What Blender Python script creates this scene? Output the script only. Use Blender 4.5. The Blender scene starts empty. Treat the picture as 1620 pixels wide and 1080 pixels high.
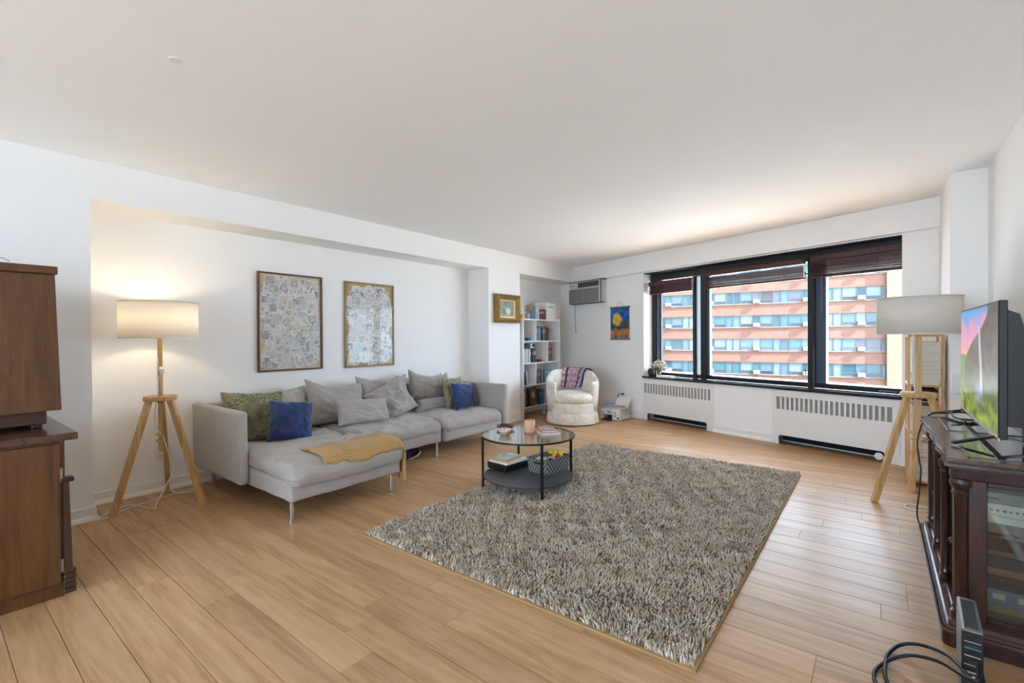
import bpy, bmesh, math, random
import numpy as np
from mathutils import Vector, Matrix, noise

random.seed(7)
SC = bpy.context.scene
COL = SC.collection
PI = math.pi

# ------------------------------------------------------------------ camera
FPX, YAW, PITCH, ROLL, CAMH = 740.89, .6635, -.0073, -.0057, 1.25
_cy, _sy = math.cos(YAW), math.sin(YAW)
FW = Vector((-_sy*math.cos(PITCH), _cy*math.cos(PITCH), math.sin(PITCH)))
RT = Vector((_cy, _sy, 0)); UP = RT.cross(FW)
RT, UP = RT*math.cos(ROLL)+UP*math.sin(ROLL), UP*math.cos(ROLL)-RT*math.sin(ROLL)
cam_d = bpy.data.cameras.new('camera'); cam = bpy.data.objects.new('camera', cam_d)
COL.objects.link(cam)
cam_d.sensor_fit = 'HORIZONTAL'; cam_d.sensor_width = 36; cam_d.lens = FPX/1620*36
cam_d.clip_start = .05; cam_d.clip_end = 500
cam.matrix_world = Matrix(((RT.x, UP.x, -FW.x, 0), (RT.y, UP.y, -FW.y, 0), (RT.z, UP.z, -FW.z, CAMH), (0, 0, 0, 1)))
SC.camera = cam

# ------------------------------------------------------------------ sky, sun, exposure
world = bpy.data.worlds.new('sky'); SC.world = world; world.use_nodes = True
bg = world.node_tree.nodes['Background']
bg.inputs['Color'].default_value = (.70, .875, 1.12, 1); bg.inputs['Strength'].default_value = 7.2
sun_d = bpy.data.lights.new('sun', 'SUN'); sun_d.energy = 20.0; sun_d.angle = .01; sun_d.color = (1, .97, .93)
sun = bpy.data.objects.new('sun', sun_d); COL.objects.link(sun)
sun.rotation_euler = Vector((-.75, .04, -.66)).to_track_quat('-Z', 'Y').to_euler()
vs = SC.view_settings
vs.view_transform = 'Standard'; vs.look = 'None'; vs.gamma = 1; vs.exposure = 0.90; vs.use_curve_mapping = False
cy = SC.cycles
cy.use_denoising = True; cy.max_bounces = 14; cy.diffuse_bounces = 8; cy.glossy_bounces = 6
cy.transmission_bounces = 8; cy.transparent_max_bounces = 16
cy.sample_clamp_indirect = 8; cy.caustics_reflective = False; cy.caustics_refractive = False

# ------------------------------------------------------------------ material helpers
def lin(h):
    h = h.lstrip('#'); o = []
    for i in (0, 2, 4):
        c = int(h[i:i+2], 16)/255
        o.append(c/12.92 if c <= .04045 else ((c+.055)/1.055)**2.4)
    return (*o, 1)
_M = {}
def _new(name):
    m = bpy.data.materials.new(name); m.use_nodes = True
    nt = m.node_tree; b = nt.nodes['Principled BSDF']
    return m, nt, b
def _coords(nt, scale=(1, 1, 1), rnd=False, kind='Object'):
    tc = nt.nodes.new('ShaderNodeTexCoord'); mp = nt.nodes.new('ShaderNodeMapping')
    mp.inputs['Scale'].default_value = scale
    nt.links.new(tc.outputs[kind], mp.inputs['Vector'])
    if rnd:
        oi = nt.nodes.new('ShaderNodeObjectInfo'); mu = nt.nodes.new('ShaderNodeMath'); mu.operation = 'MULTIPLY'
        mu.inputs[1].default_value = 73.0; nt.links.new(oi.outputs['Random'], mu.inputs[0])
        nt.links.new(mu.outputs[0], mp.inputs['Location'])
    return mp.outputs['Vector']
def _noise(nt, vec, scale, detail=3, rough=.55):
    n = nt.nodes.new('ShaderNodeTexNoise'); n.inputs['Scale'].default_value = scale
    n.inputs['Detail'].default_value = detail; n.inputs['Roughness'].default_value = rough
    nt.links.new(vec, n.inputs['Vector']); return n
def _ramp(nt, fac, stops):
    r = nt.nodes.new('ShaderNodeValToRGB'); el = r.color_ramp.elements
    while len(el) < len(stops): el.new(.5)
    for e, (p, c) in zip(el, stops): e.position = p; e.color = c
    nt.links.new(fac, r.inputs['Fac']); return r.outputs['Color']
def _bump(nt, b, h, strength, dist=.01):
    bp = nt.nodes.new('ShaderNodeBump'); bp.inputs['Strength'].default_value = strength
    bp.inputs['Distance'].default_value = dist
    nt.links.new(h, bp.inputs['Height']); nt.links.new(bp.outputs['Normal'], b.inputs['Normal'])
def mul(c, k): return (min(1, c[0]*k), min(1, c[1]*k), min(1, c[2]*k), 1)

def M(hexc, rough=.5, metal=0, var=0, vscale=8, bump=0, bscale=60, sheen=0, coat=0, spec=.5, name=None, emit=0):
    key = (hexc, rough, metal, var, vscale, bump, bscale, sheen, coat, spec, emit)
    if key in _M: return _M[key]
    m, nt, b = _new(name or 'surface_'+hexc.strip('#'))
    c = lin(hexc); b.inputs['Base Color'].default_value = c
    b.inputs['Roughness'].default_value = rough; b.inputs['Metallic'].default_value = metal
    b.inputs['Specular IOR Level'].default_value = spec
    if sheen: b.inputs['Sheen Weight'].default_value = sheen
    if coat: b.inputs['Coat Weight'].default_value = coat; b.inputs['Coat Roughness'].default_value = .1
    if emit: b.inputs['Emission Color'].default_value = c; b.inputs['Emission Strength'].default_value = emit
    if var or bump:
        v = _coords(nt)
        if var:
            n = _noise(nt, v, vscale, 4)
            col = _ramp(nt, n.outputs['Fac'], [(.3, mul(c, 1-var)), (.7, mul(c, 1+var))])
            nt.links.new(col, b.inputs['Base Color'])
        if bump:
            n2 = _noise(nt, v, bscale, 3); _bump(nt, b, n2.outputs['Fac'], bump)
    _M[key] = m; return m

def wood(name, dark, mid, light, scale=(2, 26, 26), rough=.4, rnd=True, coat=0, bump=.12, tint=.10, spec=.5, fine=0):
    """grain runs along the local axis with the small scale"""
    if name in _M: return _M[name]
    m, nt, b = _new(name)
    v = _coords(nt, scale, rnd)
    n = _noise(nt, v, 1.0, 6, .62); n.inputs['Distortion'].default_value = .6
    w = nt.nodes.new('ShaderNodeTexNoise'); w.inputs['Scale'].default_value = 4; w.inputs['Detail'].default_value = 2
    nt.links.new(v, w.inputs['Vector'])
    mx = nt.nodes.new('ShaderNodeMath'); mx.operation = 'MULTIPLY_ADD'; mx.inputs[1].default_value = .35
    nt.links.new(w.outputs['Fac'], mx.inputs[0]); nt.links.new(n.outputs['Fac'], mx.inputs[2])
    if fine:
        mp2 = nt.nodes.new('ShaderNodeMapping'); mp2.inputs['Scale'].default_value = (1.6, 6, 6); nt.links.new(v, mp2.inputs['Vector'])
        f2 = _noise(nt, mp2.outputs['Vector'], 1.0, 3, .6); f2.inputs['Distortion'].default_value = 1.2
        m2 = nt.nodes.new('ShaderNodeMath'); m2.operation = 'MULTIPLY_ADD'; m2.inputs[1].default_value = fine
        nt.links.new(f2.outputs['Fac'], m2.inputs[0]); nt.links.new(mx.outputs[0], m2.inputs[2])
        m3 = nt.nodes.new('ShaderNodeMath'); m3.operation = 'SUBTRACT'; m3.inputs[1].default_value = fine*.5; nt.links.new(m2.outputs[0], m3.inputs[0]); mx = m3
    col = _ramp(nt, mx.outputs[0], [(.48, lin(dark)), (.66, lin(mid)), (.86, lin(light))])
    if tint:
        oi = nt.nodes.new('ShaderNodeObjectInfo'); hs = nt.nodes.new('ShaderNodeHueSaturation')
        mr = nt.nodes.new('ShaderNodeMapRange'); mr.inputs['To Min'].default_value = 1-tint; mr.inputs['To Max'].default_value = 1+tint
        nt.links.new(oi.outputs['Random'], mr.inputs['Value']); nt.links.new(mr.outputs[0], hs.inputs['Value'])
        nt.links.new(col, hs.inputs['Color']); col = hs.outputs['Color']
    nt.links.new(col, b.inputs['Base Color'])
    b.inputs['Roughness'].default_value = rough; b.inputs['Specular IOR Level'].default_value = spec
    if coat: b.inputs['Coat Weight'].default_value = coat; b.inputs['Coat Roughness'].default_value = .12
    _bump(nt, b, mx.outputs[0], bump, .003)
    _M[name] = m; return m

def fabric(name, hexc, scale=420, var=.10, bump=.35, sheen=.3, rough=.9, patch=3.0):
    if name in _M: return _M[name]
    m, nt, b = _new(name); c = lin(hexc); v = _coords(nt)
    n = _noise(nt, v, scale, 2); big = _noise(nt, v, patch, 3)
    ad = nt.nodes.new('ShaderNodeMath'); ad.operation = 'MULTIPLY_ADD'; ad.inputs[1].default_value = .6
    nt.links.new(big.outputs['Fac'], ad.inputs[0]); nt.links.new(n.outputs['Fac'], ad.inputs[2])
    col = _ramp(nt, ad.outputs[0], [(.55, mul(c, 1-var)), (1.0, mul(c, 1+var))])
    nt.links.new(col, b.inputs['Base Color']); b.inputs['Roughness'].default_value = rough
    b.inputs['Sheen Weight'].default_value = sheen; b.inputs['Specular IOR Level'].default_value = .2
    _bump(nt, b, n.outputs['Fac'], bump, .002); _M[name] = m; return m

def glass(name, tint=(.95, .97, .97), ior=1.45, extra=0.0):
    if name in _M: return _M[name]
    m, nt, b = _new(name); nt.nodes.remove(b)
    out = nt.nodes['Material Output']
    tr = nt.nodes.new('ShaderNodeBsdfTransparent'); tr.inputs['Color'].default_value = (*tint, 1)
    gl = nt.nodes.new('ShaderNodeBsdfGlossy'); gl.inputs['Roughness'].default_value = .02
    f0 = ((ior-1)/(ior+1))**2
    lw = nt.nodes.new('ShaderNodeLayerWeight'); lw.inputs['Blend'].default_value = .5
    pw = nt.nodes.new('ShaderNodeMath'); pw.operation = 'POWER'; pw.inputs[1].default_value = 5.0; nt.links.new(lw.outputs['Facing'], pw.inputs[0])
    fr = nt.nodes.new('ShaderNodeMath'); fr.operation = 'MULTIPLY_ADD'; fr.inputs[1].default_value = 1-f0; fr.inputs[2].default_value = f0
    nt.links.new(pw.outputs[0], fr.inputs[0])
    mx = nt.nodes.new('ShaderNodeMixShader'); fac = fr.outputs[0]
    if extra:
        ad = nt.nodes.new('ShaderNodeMath'); ad.operation = 'ADD'; ad.inputs[1].default_value = extra
        nt.links.new(fac, ad.inputs[0]); fac = ad.outputs[0]
    nt.links.new(fac, mx.inputs[0]); nt.links.new(tr.outputs[0], mx.inputs[1]); nt.links.new(gl.outputs[0], mx.inputs[2])
    nt.links.new(mx.outputs[0], out.inputs['Surface']); _M[name] = m; return m

def vcol(name, rough=.6, emit=0, coat=0, nscale=0, namt=.3):
    key = ('vcol', name)
    if key in _M: return _M[key]
    m, nt, b = _new(name)
    a = nt.nodes.new('ShaderNodeVertexColor'); a.layer_name = 'Col'; col = a.outputs['Color']
    if nscale:
        v = _coords(nt); n = _noise(nt, v, nscale, 4)
        mr = nt.nodes.new('ShaderNodeMapRange'); mr.inputs['From Min'].default_value = .3; mr.inputs['From Max'].default_value = .7
        mr.inputs['To Min'].default_value = 1-namt; mr.inputs['To Max'].default_value = 1+namt
        nt.links.new(n.outputs['Fac'], mr.inputs['Value'])
        mx = nt.nodes.new('ShaderNodeMix'); mx.data_type = 'RGBA'; mx.blend_type = 'MULTIPLY'; mx.inputs['Factor'].default_value = 1
        nt.links.new(col, mx.inputs['A']); nt.links.new(mr.outputs[0], mx.inputs['B']); col = mx.outputs['Result']
    nt.links.new(col, b.inputs['Base Color']); b.inputs['Roughness'].default_value = rough
    if coat: b.inputs['Coat Weight'].default_value = coat; b.inputs['Coat Roughness'].default_value = .03
    if emit:
        nt.links.new(col, b.inputs['Emission Color']); b.inputs['Emission Strength'].default_value = emit
        b.inputs['Base Color'].default_value = (.01, .01, .01, 1); b.inputs['Specular IOR Level'].default_value = .2
        for l in list(b.inputs['Base Color'].links): nt.links.remove(l)
    _M[key] = m; return m

# ------------------------------------------------------------------ mesh helpers
class MB:
    def __init__(s): s.v = []; s.f = []
    def add(s, verts, faces, mat=None):
        o = len(s.v)
        if mat is None: s.v += [tuple(p) for p in verts]
        else: s.v += [tuple(mat @ Vector(p)) for p in verts]
        s.f += [tuple(i+o for i in f) for f in faces]; return s
    def box(s, x0, x1, y0, y1, z0, z1, bev=0, seg=1, mat=None):
        if bev <= 0:
            vs_ = [(x, y, z) for z in (z0, z1) for y in (y0, y1) for x in (x0, x1)]
            return s.add(vs_, [(0, 2, 3, 1), (4, 5, 7, 6), (0, 1, 5, 4), (2, 6, 7, 3), (0, 4, 6, 2), (1, 3, 7, 5)], mat)
        bm = bmesh.new(); bmesh.ops.create_cube(bm, size=1)
        for v in bm.verts:
            v.co = Vector(((x0+x1)/2+v.co.x*(x1-x0), (y0+y1)/2+v.co.y*(y1-y0), (z0+z1)/2+v.co.z*(z1-z0)))
        bev = min(bev, (x1-x0)*.45, (y1-y0)*.45, (z1-z0)*.45)
        bmesh.ops.bevel(bm, geom=list(bm.edges), offset=bev, segments=seg, affect='EDGES', profile=.5)
        return s.bm(bm, mat)
    def bm(s, bm, mat=None):
        bm.verts.index_update()
        s.add([tuple(v.co) for v in bm.verts], [tuple(v.index for v in f.verts) for f in bm.faces], mat); bm.free(); return s
    def lathe(s, prof, seg=24, mat=None, cap=True, a0=0, a1=2*PI):
        full = abs(a1-a0-2*PI) < 1e-6; n = seg if full else seg+1
        vs_, fs = [], []
        for r, z in prof:
            for i in range(n):
                a = a0+(a1-a0)*i/seg; vs_.append((r*math.cos(a), r*math.sin(a), z))
        for j in range(len(prof)-1):
            for i in range(seg):
                k = (i+1) % n; fs.append((j*n+i, j*n+k, (j+1)*n+k, (j+1)*n+i))
        if cap and full:
            if prof[0][0] > 1e-5: fs.append(tuple(range(n))[::-1])
            if prof[-1][0] > 1e-5: fs.append(tuple((len(prof)-1)*n+i for i in range(n)))
        return s.add(vs_, fs, mat)
    def cyl(s, p, q, r, seg=12, r2=None):
        p, q = Vector(p), Vector(q); d = q-p
        mt = Matrix.Translation(p) @ d.to_track_quat('Z', 'Y').to_matrix().to_4x4()
        return s.lathe([(r, 0), (r if r2 is None else r2, d.length)], seg, mt)
    def prism(s, poly, z0, z1, mat=None):
        n = len(poly)
        vs_ = [(x, y, z0) for x, y in poly]+[(x, y, z1) for x, y in poly]
        fs = [tuple(range(n))[::-1], tuple(range(n, 2*n))]+[(i, (i+1) % n, n+(i+1) % n, n+i) for i in range(n)]
        return s.add(vs_, fs, mat)
    def beam(s, p, q, w, d, taper=1, up=(0, 0, 1)):
        p, q = Vector(p), Vector(q); z = (q-p).normalized(); x = Vector(up).cross(z)
        if x.length < 1e-4: x = Vector((1, 0, 0))
        x.normalize(); y = z.cross(x); vs_ = []
        for c, k in ((p, 1), (q, taper)):
            for a, b in ((-1, -1), (1, -1), (1, 1), (-1, 1)): vs_.append(c+x*a*w/2*k+y*b*d/2*k)
        return s.add(vs_, [(3, 2, 1, 0), (4, 5, 6, 7), (0, 1, 5, 4), (1, 2, 6, 5), (2, 3, 7, 6), (3, 0, 4, 7)])
    def tube(s, pts, r, seg=8, sm=6, closed=False):
        P = [Vector(p) for p in pts]
        if sm > 1 and len(P) > 2:
            Q = []
            for i in range(len(P)-1):
                a, b, c, d = P[max(i-1, 0)], P[i], P[i+1], P[min(i+2, len(P)-1)]
                for k in range(sm):
                    t = k/sm
                    Q.append(.5*((2*b)+(c-a)*t+(2*a-5*b+4*c-d)*t*t+(3*b-a-3*c+d)*t**3))
            Q.append(P[-1]); P = Q
        rad = r if callable(r) else (lambda t: r)
        vs_, fs = [], []; nrm = None
        for i, p in enumerate(P):
            t = (P[min(i+1, len(P)-1)]-P[max(i-1, 0)]).normalized()
            if nrm is None:
                nrm = t.orthogonal().normalized()
            nrm = (nrm-t*nrm.dot(t)).normalized(); bn = t.cross(nrm); rr = rad(i/(len(P)-1))
            for k in range(seg):
                a = 2*PI*k/seg; vs_.append(p+nrm*math.cos(a)*rr+bn*math.sin(a)*rr)
        for i in range(len(P)-1):
            for k in range(seg):
                fs.append((i*seg+k, i*seg+(k+1) % seg, (i+1)*seg+(k+1) % seg, (i+1)*seg+k))
        fs += [tuple(range(seg))[::-1], tuple((len(P)-1)*seg+k for k in range(seg))]
        return s.add(vs_, fs)
    def grid(s, fn, nu, nv):
        vs_ = [fn(i/nu, j/nv) for j in range(nv+1) for i in range(nu+1)]
        return s.add(vs_, [(j*(nu+1)+i, j*(nu+1)+i+1, (j+1)*(nu+1)+i+1, (j+1)*(nu+1)+i) for j in range(nv) for i in range(nu)])
    def mesh(s, name, mat, smooth=False, auto=None):
        me = bpy.data.meshes.new(name); me.from_pydata([tuple(p) for p in s.v], [], s.f); me.update()
        if mat is not None: me.materials.append(mat)
        if smooth: me.polygons.foreach_set('use_smooth', [True]*len(me.polygons))
        if auto:
            me.polygons.foreach_set('use_smooth', [True]*len(me.polygons)); me.set_sharp_from_angle(angle=auto)
        return me
    def build(s, name, mat, parent=None, loc=None, rot=None, smooth=False, auto=None):
        o = bpy.data.objects.new(name, s.mesh(name, mat, smooth, auto)); COL.objects.link(o)
        if parent: o.parent = parent
        if loc: o.location = loc
        if rot: o.rotation_euler = rot
        return o
def obj(name, me, parent=None, loc=None, rot=None):
    o = bpy.data.objects.new(name, me); COL.objects.link(o)
    if parent: o.parent = parent
    if loc: o.location = loc
    if rot: o.rotation_euler = rot
    return o
def tag(o, label, cat, group=None):
    o['label'] = label; o['category'] = cat
    if group: o['group'] = group
    return o
def thing(name, label, cat, loc=(0, 0, 0), rot=(0, 0, 0), group=None):
    o = bpy.data.objects.new(name, None); COL.objects.link(o); o.empty_display_size = .1
    o.location = loc; o.rotation_euler = rot
    return tag(o, label, cat, group)
def struct(o): o['kind'] = 'structure'; return o
def paint_mesh(name, w, h, nx, ny, fn, mat, frame='XZ', c=(0, 0, 0)):
    """flat printed sheet: a grid of coloured points"""
    mb = MB()
    if frame == 'XZ': mb.grid(lambda a, b: (c[0]+(a-.5)*w, c[1], c[2]+(b-.5)*h), nx, ny)
    elif frame == 'YZ': mb.grid(lambda a, b: (c[0], c[1]+(a-.5)*w, c[2]+(b-.5)*h), nx, ny)
    else: mb.grid(lambda a, b: (c[0]+(a-.5)*w, c[1]+(b-.5)*h, c[2]), nx, ny)
    me = mb.mesh(name, mat); ca = me.color_attributes.new('Col', 'FLOAT_COLOR', 'POINT')
    buf = []
    for j in range(ny+1):
        for i in range(nx+1): buf += list(fn(i/nx, j/ny))[:3]+[1]
    ca.data.foreach_set('color', buf); return me
def N3(x, y, z=0): return noise.noise(Vector((x, y, z)))
def mixc(a, b, t):
    t = max(0, min(1, t)); return tuple(a[i]*(1-t)+b[i]*t for i in range(3))
def sstep(a, b, x):
    t = max(0, min(1, (x-a)/(b-a))); return t*t*(3-2*t)

def softbox(sx, sy, sz, r, seg=(10, 10, 4), wr=0, wf=6, seed=0, fn=None, c=(0, 0, 0)):
    """rounded cushion block centred at c; wr = wrinkle height"""
    S = (sx, sy, sz); ax = []
    for k in range(3):
        h = S[k]/2; rr = min(r, h*.98); n = seg[k]
        inner = [-(h-rr)+2*(h-rr)*i/n for i in range(n+1)]
        e = [rr*t for t in (.35, .7, 1.0)]
        ax.append([-h]+[-(h-rr)-x for x in e[:-1][::-1]]+inner+[(h-rr)+x for x in e[:-1]]+[h])
    idx = {}; mb = MB()
    def vid(p):
        k = (round(p[0], 5), round(p[1], 5), round(p[2], 5))
        if k in idx: return idx[k]
        q = []; d = []
        for a in range(3):
            h = S[a]/2-min(r, S[a]/2*.98); cc = max(-h, min(h, p[a])); q.append(cc); d.append(p[a]-cc)
        d = Vector(d); q = Vector(q)
        if d.length > 1e-9: d.normalize(); rr = min(r, min(S)/2*.98); pos = q+d*rr
        else: pos = q
        if wr:
            nn = N3(pos.x*wf+seed, pos.y*wf*1.7, pos.z*wf)+.5*N3(pos.x*wf*2.7, pos.y*wf*2.3+seed, pos.z*wf*2)
            pos = pos+d*wr*nn
        if fn: pos = Vector(fn(pos))
        idx[k] = len(mb.v); mb.v.append((pos.x+c[0], pos.y+c[1], pos.z+c[2])); return idx[k]
    for a in range(3):
        b, cc = (a+1) % 3, (a+2) % 3
        for side in (0, -1):
            A = ax[a][side]
            for i in range(len(ax[b])-1):
                for j in range(len(ax[cc])-1):
                    quad = []
                    for (ii, jj) in ((i, j), (i+1, j), (i+1, j+1), (i, j+1)):
                        p = [0, 0, 0]; p[a] = A; p[b] = ax[b][ii]; p[cc] = ax[cc][jj]; quad.append(vid(p))
                    if side == 0: quad = quad[::-1]
                    mb.f.append(tuple(quad))
    return mb

def pillow(w, h, t, n=30, pin=.08, wr=.008, seed=0, fold=0, puff=.42, sag=0):
    """scatter cushion: x width, y thickness, z height from 0"""
    mb = MB(); ids = {}
    for side in (1, -1):
        for j in range(n+1):
            for i in range(n+1):
                u, v = 2*i/n-1, 2*j/n-1
                edge = i in (0, n) or j in (0, n)
                if edge and side == -1: ids[(side, i, j)] = ids[(1, i, j)]; continue
                x = w/2*u*(1-pin*(1-v*v)*abs(u)); z = h/2*v*(1-pin*(1-u*u)*abs(v))
                th = t/2*max(0, (1-u*u)*(1-v*v))**puff*(1-.12*v)
                y = 0
                if not edge:
                    m = (1-abs(u)**6)*(1-abs(v)**6)
                    y = side*th + side*m*wr*(1.2*N3(u*2.2+seed, v*2.2, side)+.35*N3((u+v)*4+seed, (u-v)*1.6, side*2))
                    # creases running in from the corners
                    for cu, cv in ((1, 1), (1, -1), (-1, 1), (-1, -1)):
                        dx, dz = cu-u, cv-v; rr = math.hypot(dx, dz)
                        if rr < 1.1: y += side*wr*.45*math.sin(math.atan2(dz, dx)*12+seed)*(1-rr/1.1)*min(1, rr*3)
                    # fold ridges wandering over the face
                    rg = 1-abs(N3(u*1.7+seed*3, v*2.6+1.5*u, side*3))*3.2
                    if rg > 0: y += side*m*wr*1.0*rg*rg
                    rg = 1-abs(N3(u*3.1-v*1.2+seed*5, v*1.4-seed, side*4))*4.0
                    if rg > 0: y += side*m*wr*.45*rg*rg
                    if fold: y += side*-fold*math.exp(-((u*.8+v*.5-.05)**2)/.012)*m
                x += wr*.6*N3(v*3+seed, u*3, 5); z += wr*.6*N3(u*3+seed, v*3, 9)
                if sag and v > -.2: z -= sag*(1-u*u)*((v+.2)/1.2)**2
                ids[(side, i, j)] = len(mb.v); mb.v.append((x, -y, z+h/2))
        for j in range(n):
            for i in range(n):
                q = (ids[(side, i, j)], ids[(side, i+1, j)], ids[(side, i+1, j+1)], ids[(side, i, j+1)])
                mb.f.append(q if side == 1 else q[::-1])
    return mb

# ================================================================== THE ROOM
XL, XN, HC, ZS = -4.31, -4.69, 2.507, 2.235
XC, XR, YC = .44, .648, 4.96
YB = -3.6
WA = math.atan(.335); WLOC = (0, 5.931, 0); WROT = (0, 0, -WA)
def wy(x): return 5.931-.335*x
def W2(s, d, z):
    return Vector((s*math.cos(WA)+d*math.sin(WA), 5.931-s*math.sin(WA)+d*math.cos(WA), z))

PAINT = M('#eeedeb', .75, var=.012, vscale=1.5, bump=.02, bscale=180, name='wall_paint')
CEIL = M('#f4f5f6', .85, var=.01, vscale=1.2, bump=.03, bscale=90, name='ceiling_paint')
TRIM = M('#e9e7e3', .45, name='trim_paint')
OAK = wood('oak_floor', '#a37b52', '#b69067', '#c19d76', (1.3, 16, 16), rough=.40, coat=.03, bump=.05, tint=.075, spec=.32, fine=.26)

# floor slab with its planks
fl = struct(MB().box(-4.95, .95, YB-.2, 8.0, -.12, -.014).build('floor', OAK))
PW, PY0 = .1497, .525
_pm = {}
def plank_mesh(l):
    l = round(l, 2)
    if l not in _pm: _pm[l] = MB().box(-l/2, l/2, -PW/2+.0008, PW/2-.0008, -.014, 0, .0018).mesh('plank', OAK)
    return _pm[l]
rp = random.Random(3)
row = -4
while True:
    y0 = PY0+row*PW; y1 = y0+PW
    if y0 > 7.75: break
    xl = XL-.25 if y1 < .9 else XN-.1
    xr = .72
    if wy(.72) < y1: xr = min(.72, (5.931-y0)/.335)
    x = xl; first = True
    while x < xr-.02:
        l = rp.choice([1.1, 1.3, 1.5, 1.7, 1.9]) if not first else rp.choice([.4, .6, .8, 1.0, 1.2, 1.4, 1.6])
        first = False
        if xr-(x+l) < .3: l = round(xr-x, 2)
        l = min(l, xr-x)
        if l > .03: obj('plank', plank_mesh(l-.0017), fl, (x+l/2, (y0+y1)/2, 0))
        x += l
    row += 1

struct(MB().box(-5.0, 1.0, YB-.3, 8.0, HC, HC+.12).build('ceiling', CEIL))
struct(MB().box(-4.95, XL, YB-.2, .765, -.1, HC).build('wall_left', PAINT))
struct(MB().box(-4.95, XN, .765, 8.0, -.1, HC).build('wall_alcove', PAINT))
struct(MB().box(XN, XL, 4.985, 5.713, -.1, HC).build('wall_pier', PAINT))
struct(MB().box(XN, XL, .765, 4.985, ZS, HC).build('wall_soffit', PAINT))
struct(MB().box(XN, XL, 5.713, 7.52, ZS, HC).build('wall_soffit', PAINT))
struct(MB().box(XR, .95, YB-.2, YC, -.1, HC).build('wall_right', PAINT))
struct(MB().box(XC, .95, YC, 6.1, -.1, HC).build('wall_pier', PAINT))
# window wall in its own frame (s along, d outwards); radiator recesses left open
S0, S1, ZL, ZH = -2.972, .192, .662, 2.222
R1, R2 = (-2.985, -1.80), (-1.04, .18)
ww = MB()
ww.box(-5.2, R1[0], 0, .36, -.1, HC)
ww.box(R1[0], S0, 0, .36, .63, HC)
ww.box(R1[0], R1[1], .25, .36, -.1, .63); ww.box(R1[1], R2[0], 0, .36, -.1, .63); ww.box(R2[0], R2[1], .25, .36, -.1, .63)
ww.box(R2[1], .75, 0, .36, -.1, .63)
ww.box(S0, S1, 0, .36, .63, ZL-.03); ww.box(S0, S1, 0, .36, ZH, HC); ww.box(S1, .75, 0, .36, .63, HC)
struct(ww.build('wall_window', PAINT, None, WLOC, WROT))
struct(MB().box(-4.66, .56, -.07, 0, ZS, HC, .004).build('wall_soffit', PAINT, None, WLOC, WROT))
# back wall behind the viewer; its broad glazed opening is added for fill daylight
bw = MB(); BA, BB = -3.45, .45
bw.box(-4.95, BA, YB-.2, YB, -.1, HC); bw.box(BB, .95, YB-.2, YB, -.1, HC)
bw.box(BA, BB, YB-.2, YB, -.1, .08); bw.box(BA, BB, YB-.2, YB, 2.36, HC)
struct(bw.build('wall_back', PAINT))

def baseboard(name, a, b, nrm):
    """skirting from a to b (floor points) standing off the wall towards nrm"""
    a, b, n = Vector((*a, 0)), Vector((*b, 0)), Vector((*nrm, 0)).normalized()
    L = (b-a).length; t = (b-a)/L
    m = Matrix(((t.x, n.x, 0, a.x), (t.y, n.y, 0, a.y), (0, 0, 1, 0), (0, 0, 0, 1)))
    prof = [(0, 0), (.030, 0), (.030, .012), (.024, .026), (.013, .034), (.013, .088), (.008, .098), (0, .098)]
    mb = MB(); n_ = len(prof)
    vs_ = [(0, p[0], p[1]) for p in prof]+[(L, p[0], p[1]) for p in prof]
    fs = [tuple(range(n_)), tuple(range(n_, 2*n_))[::-1]]+[(i, n_+i, n_+(i+1) % n_, (i+1) % n_) for i in range(n_)]
    mb.add(vs_, fs, m); return struct(mb.build(name, TRIM))
baseboard('baseboard_left', (XL, YB), (XL, .765), (1, 0))
baseboard('baseboard_left', (XL+.03, .765), (XN, .765), (0, 1))
baseboard('baseboard_alcove', (XN, .765), (XN, 4.985), (1, 0))
baseboard('baseboard_pier', (XN, 4.985), (XL+.03, 4.985), (0, -1))
baseboard('baseboard_pier', (XL, 4.985), (XL, 5.713), (1, 0))
baseboard('baseboard_alcove', (XN, 5.713), (XN, wy(XN)), (1, 0))
nw = (-math.sin(WA), -math.cos(WA))
for s0, s1, in ((-4.94, R1[0]), (R1[1], R2[0]), (R2[1], .46)):
    p, q = W2(s0, 0, 0), W2(s1, 0, 0); baseboard('baseboard_window', p[:2], q[:2], nw)
baseboard('baseboard_right', (XR, YB), (XR, YC), (-1, 0))
baseboard('baseboard_right', (XC-.03, YC), (XR, YC), (0, -1))
baseboard('baseboard_right', (XC, YC), (XC, 5.75), (-1, 0))

# ---- the main window
BLACK = M('#17181b', .35, var=.05, vscale=20, name='black_window_frame')
STILE = M('#3d4b5c', .28, spec=.6, name='sky_lit_stile')  # bluish sky reflection put into the stile colour
PANE = glass('window_glass', (.97, .985, .98), 1.35)
def wbox(*a, **k): return MB().box(*a, **k)
win = MB().box(S0, S1, .20, .27, ZL, ZL+.055, .004).build('window_1', BLACK, None, WLOC, WROT); struct(win)
def wpart(name, s0, s1, d0, d1, z0, z1, mat, bev=.003): return MB().box(s0, s1, d0, d1, z0, z1, bev).build(name, mat, win)
wpart('head_rail', S0, S1, .15, .27, 2.105, ZH, BLACK)
wpart('head_cover', S0, S1, .0, .16, ZH-.012, ZH, BLACK)
wpart('frame_stile', S0, -2.90, .19, .27, ZL, 2.165, BLACK)
wpart('frame_stile', -2.898, -2.845, .205, .265, ZL+.055, 2.165, STILE)
wpart('frame_stile', -2.845, -2.822, .215, .255, ZL+.055, 2.165, BLACK)
wpart('mullion', -2.248, -2.180, .18, .28, ZL, 2.165, BLACK)
wpart('mullion', -2.116, -2.035, .17, .28, ZL, 2.165, BLACK)
wpart('frame_stile', -2.035, -1.995, .20, .26, ZL+.055, 2.165, STILE)
wpart('mullion', -.722, -.662, .15, .28, ZL, 2.165, BLACK)
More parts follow.
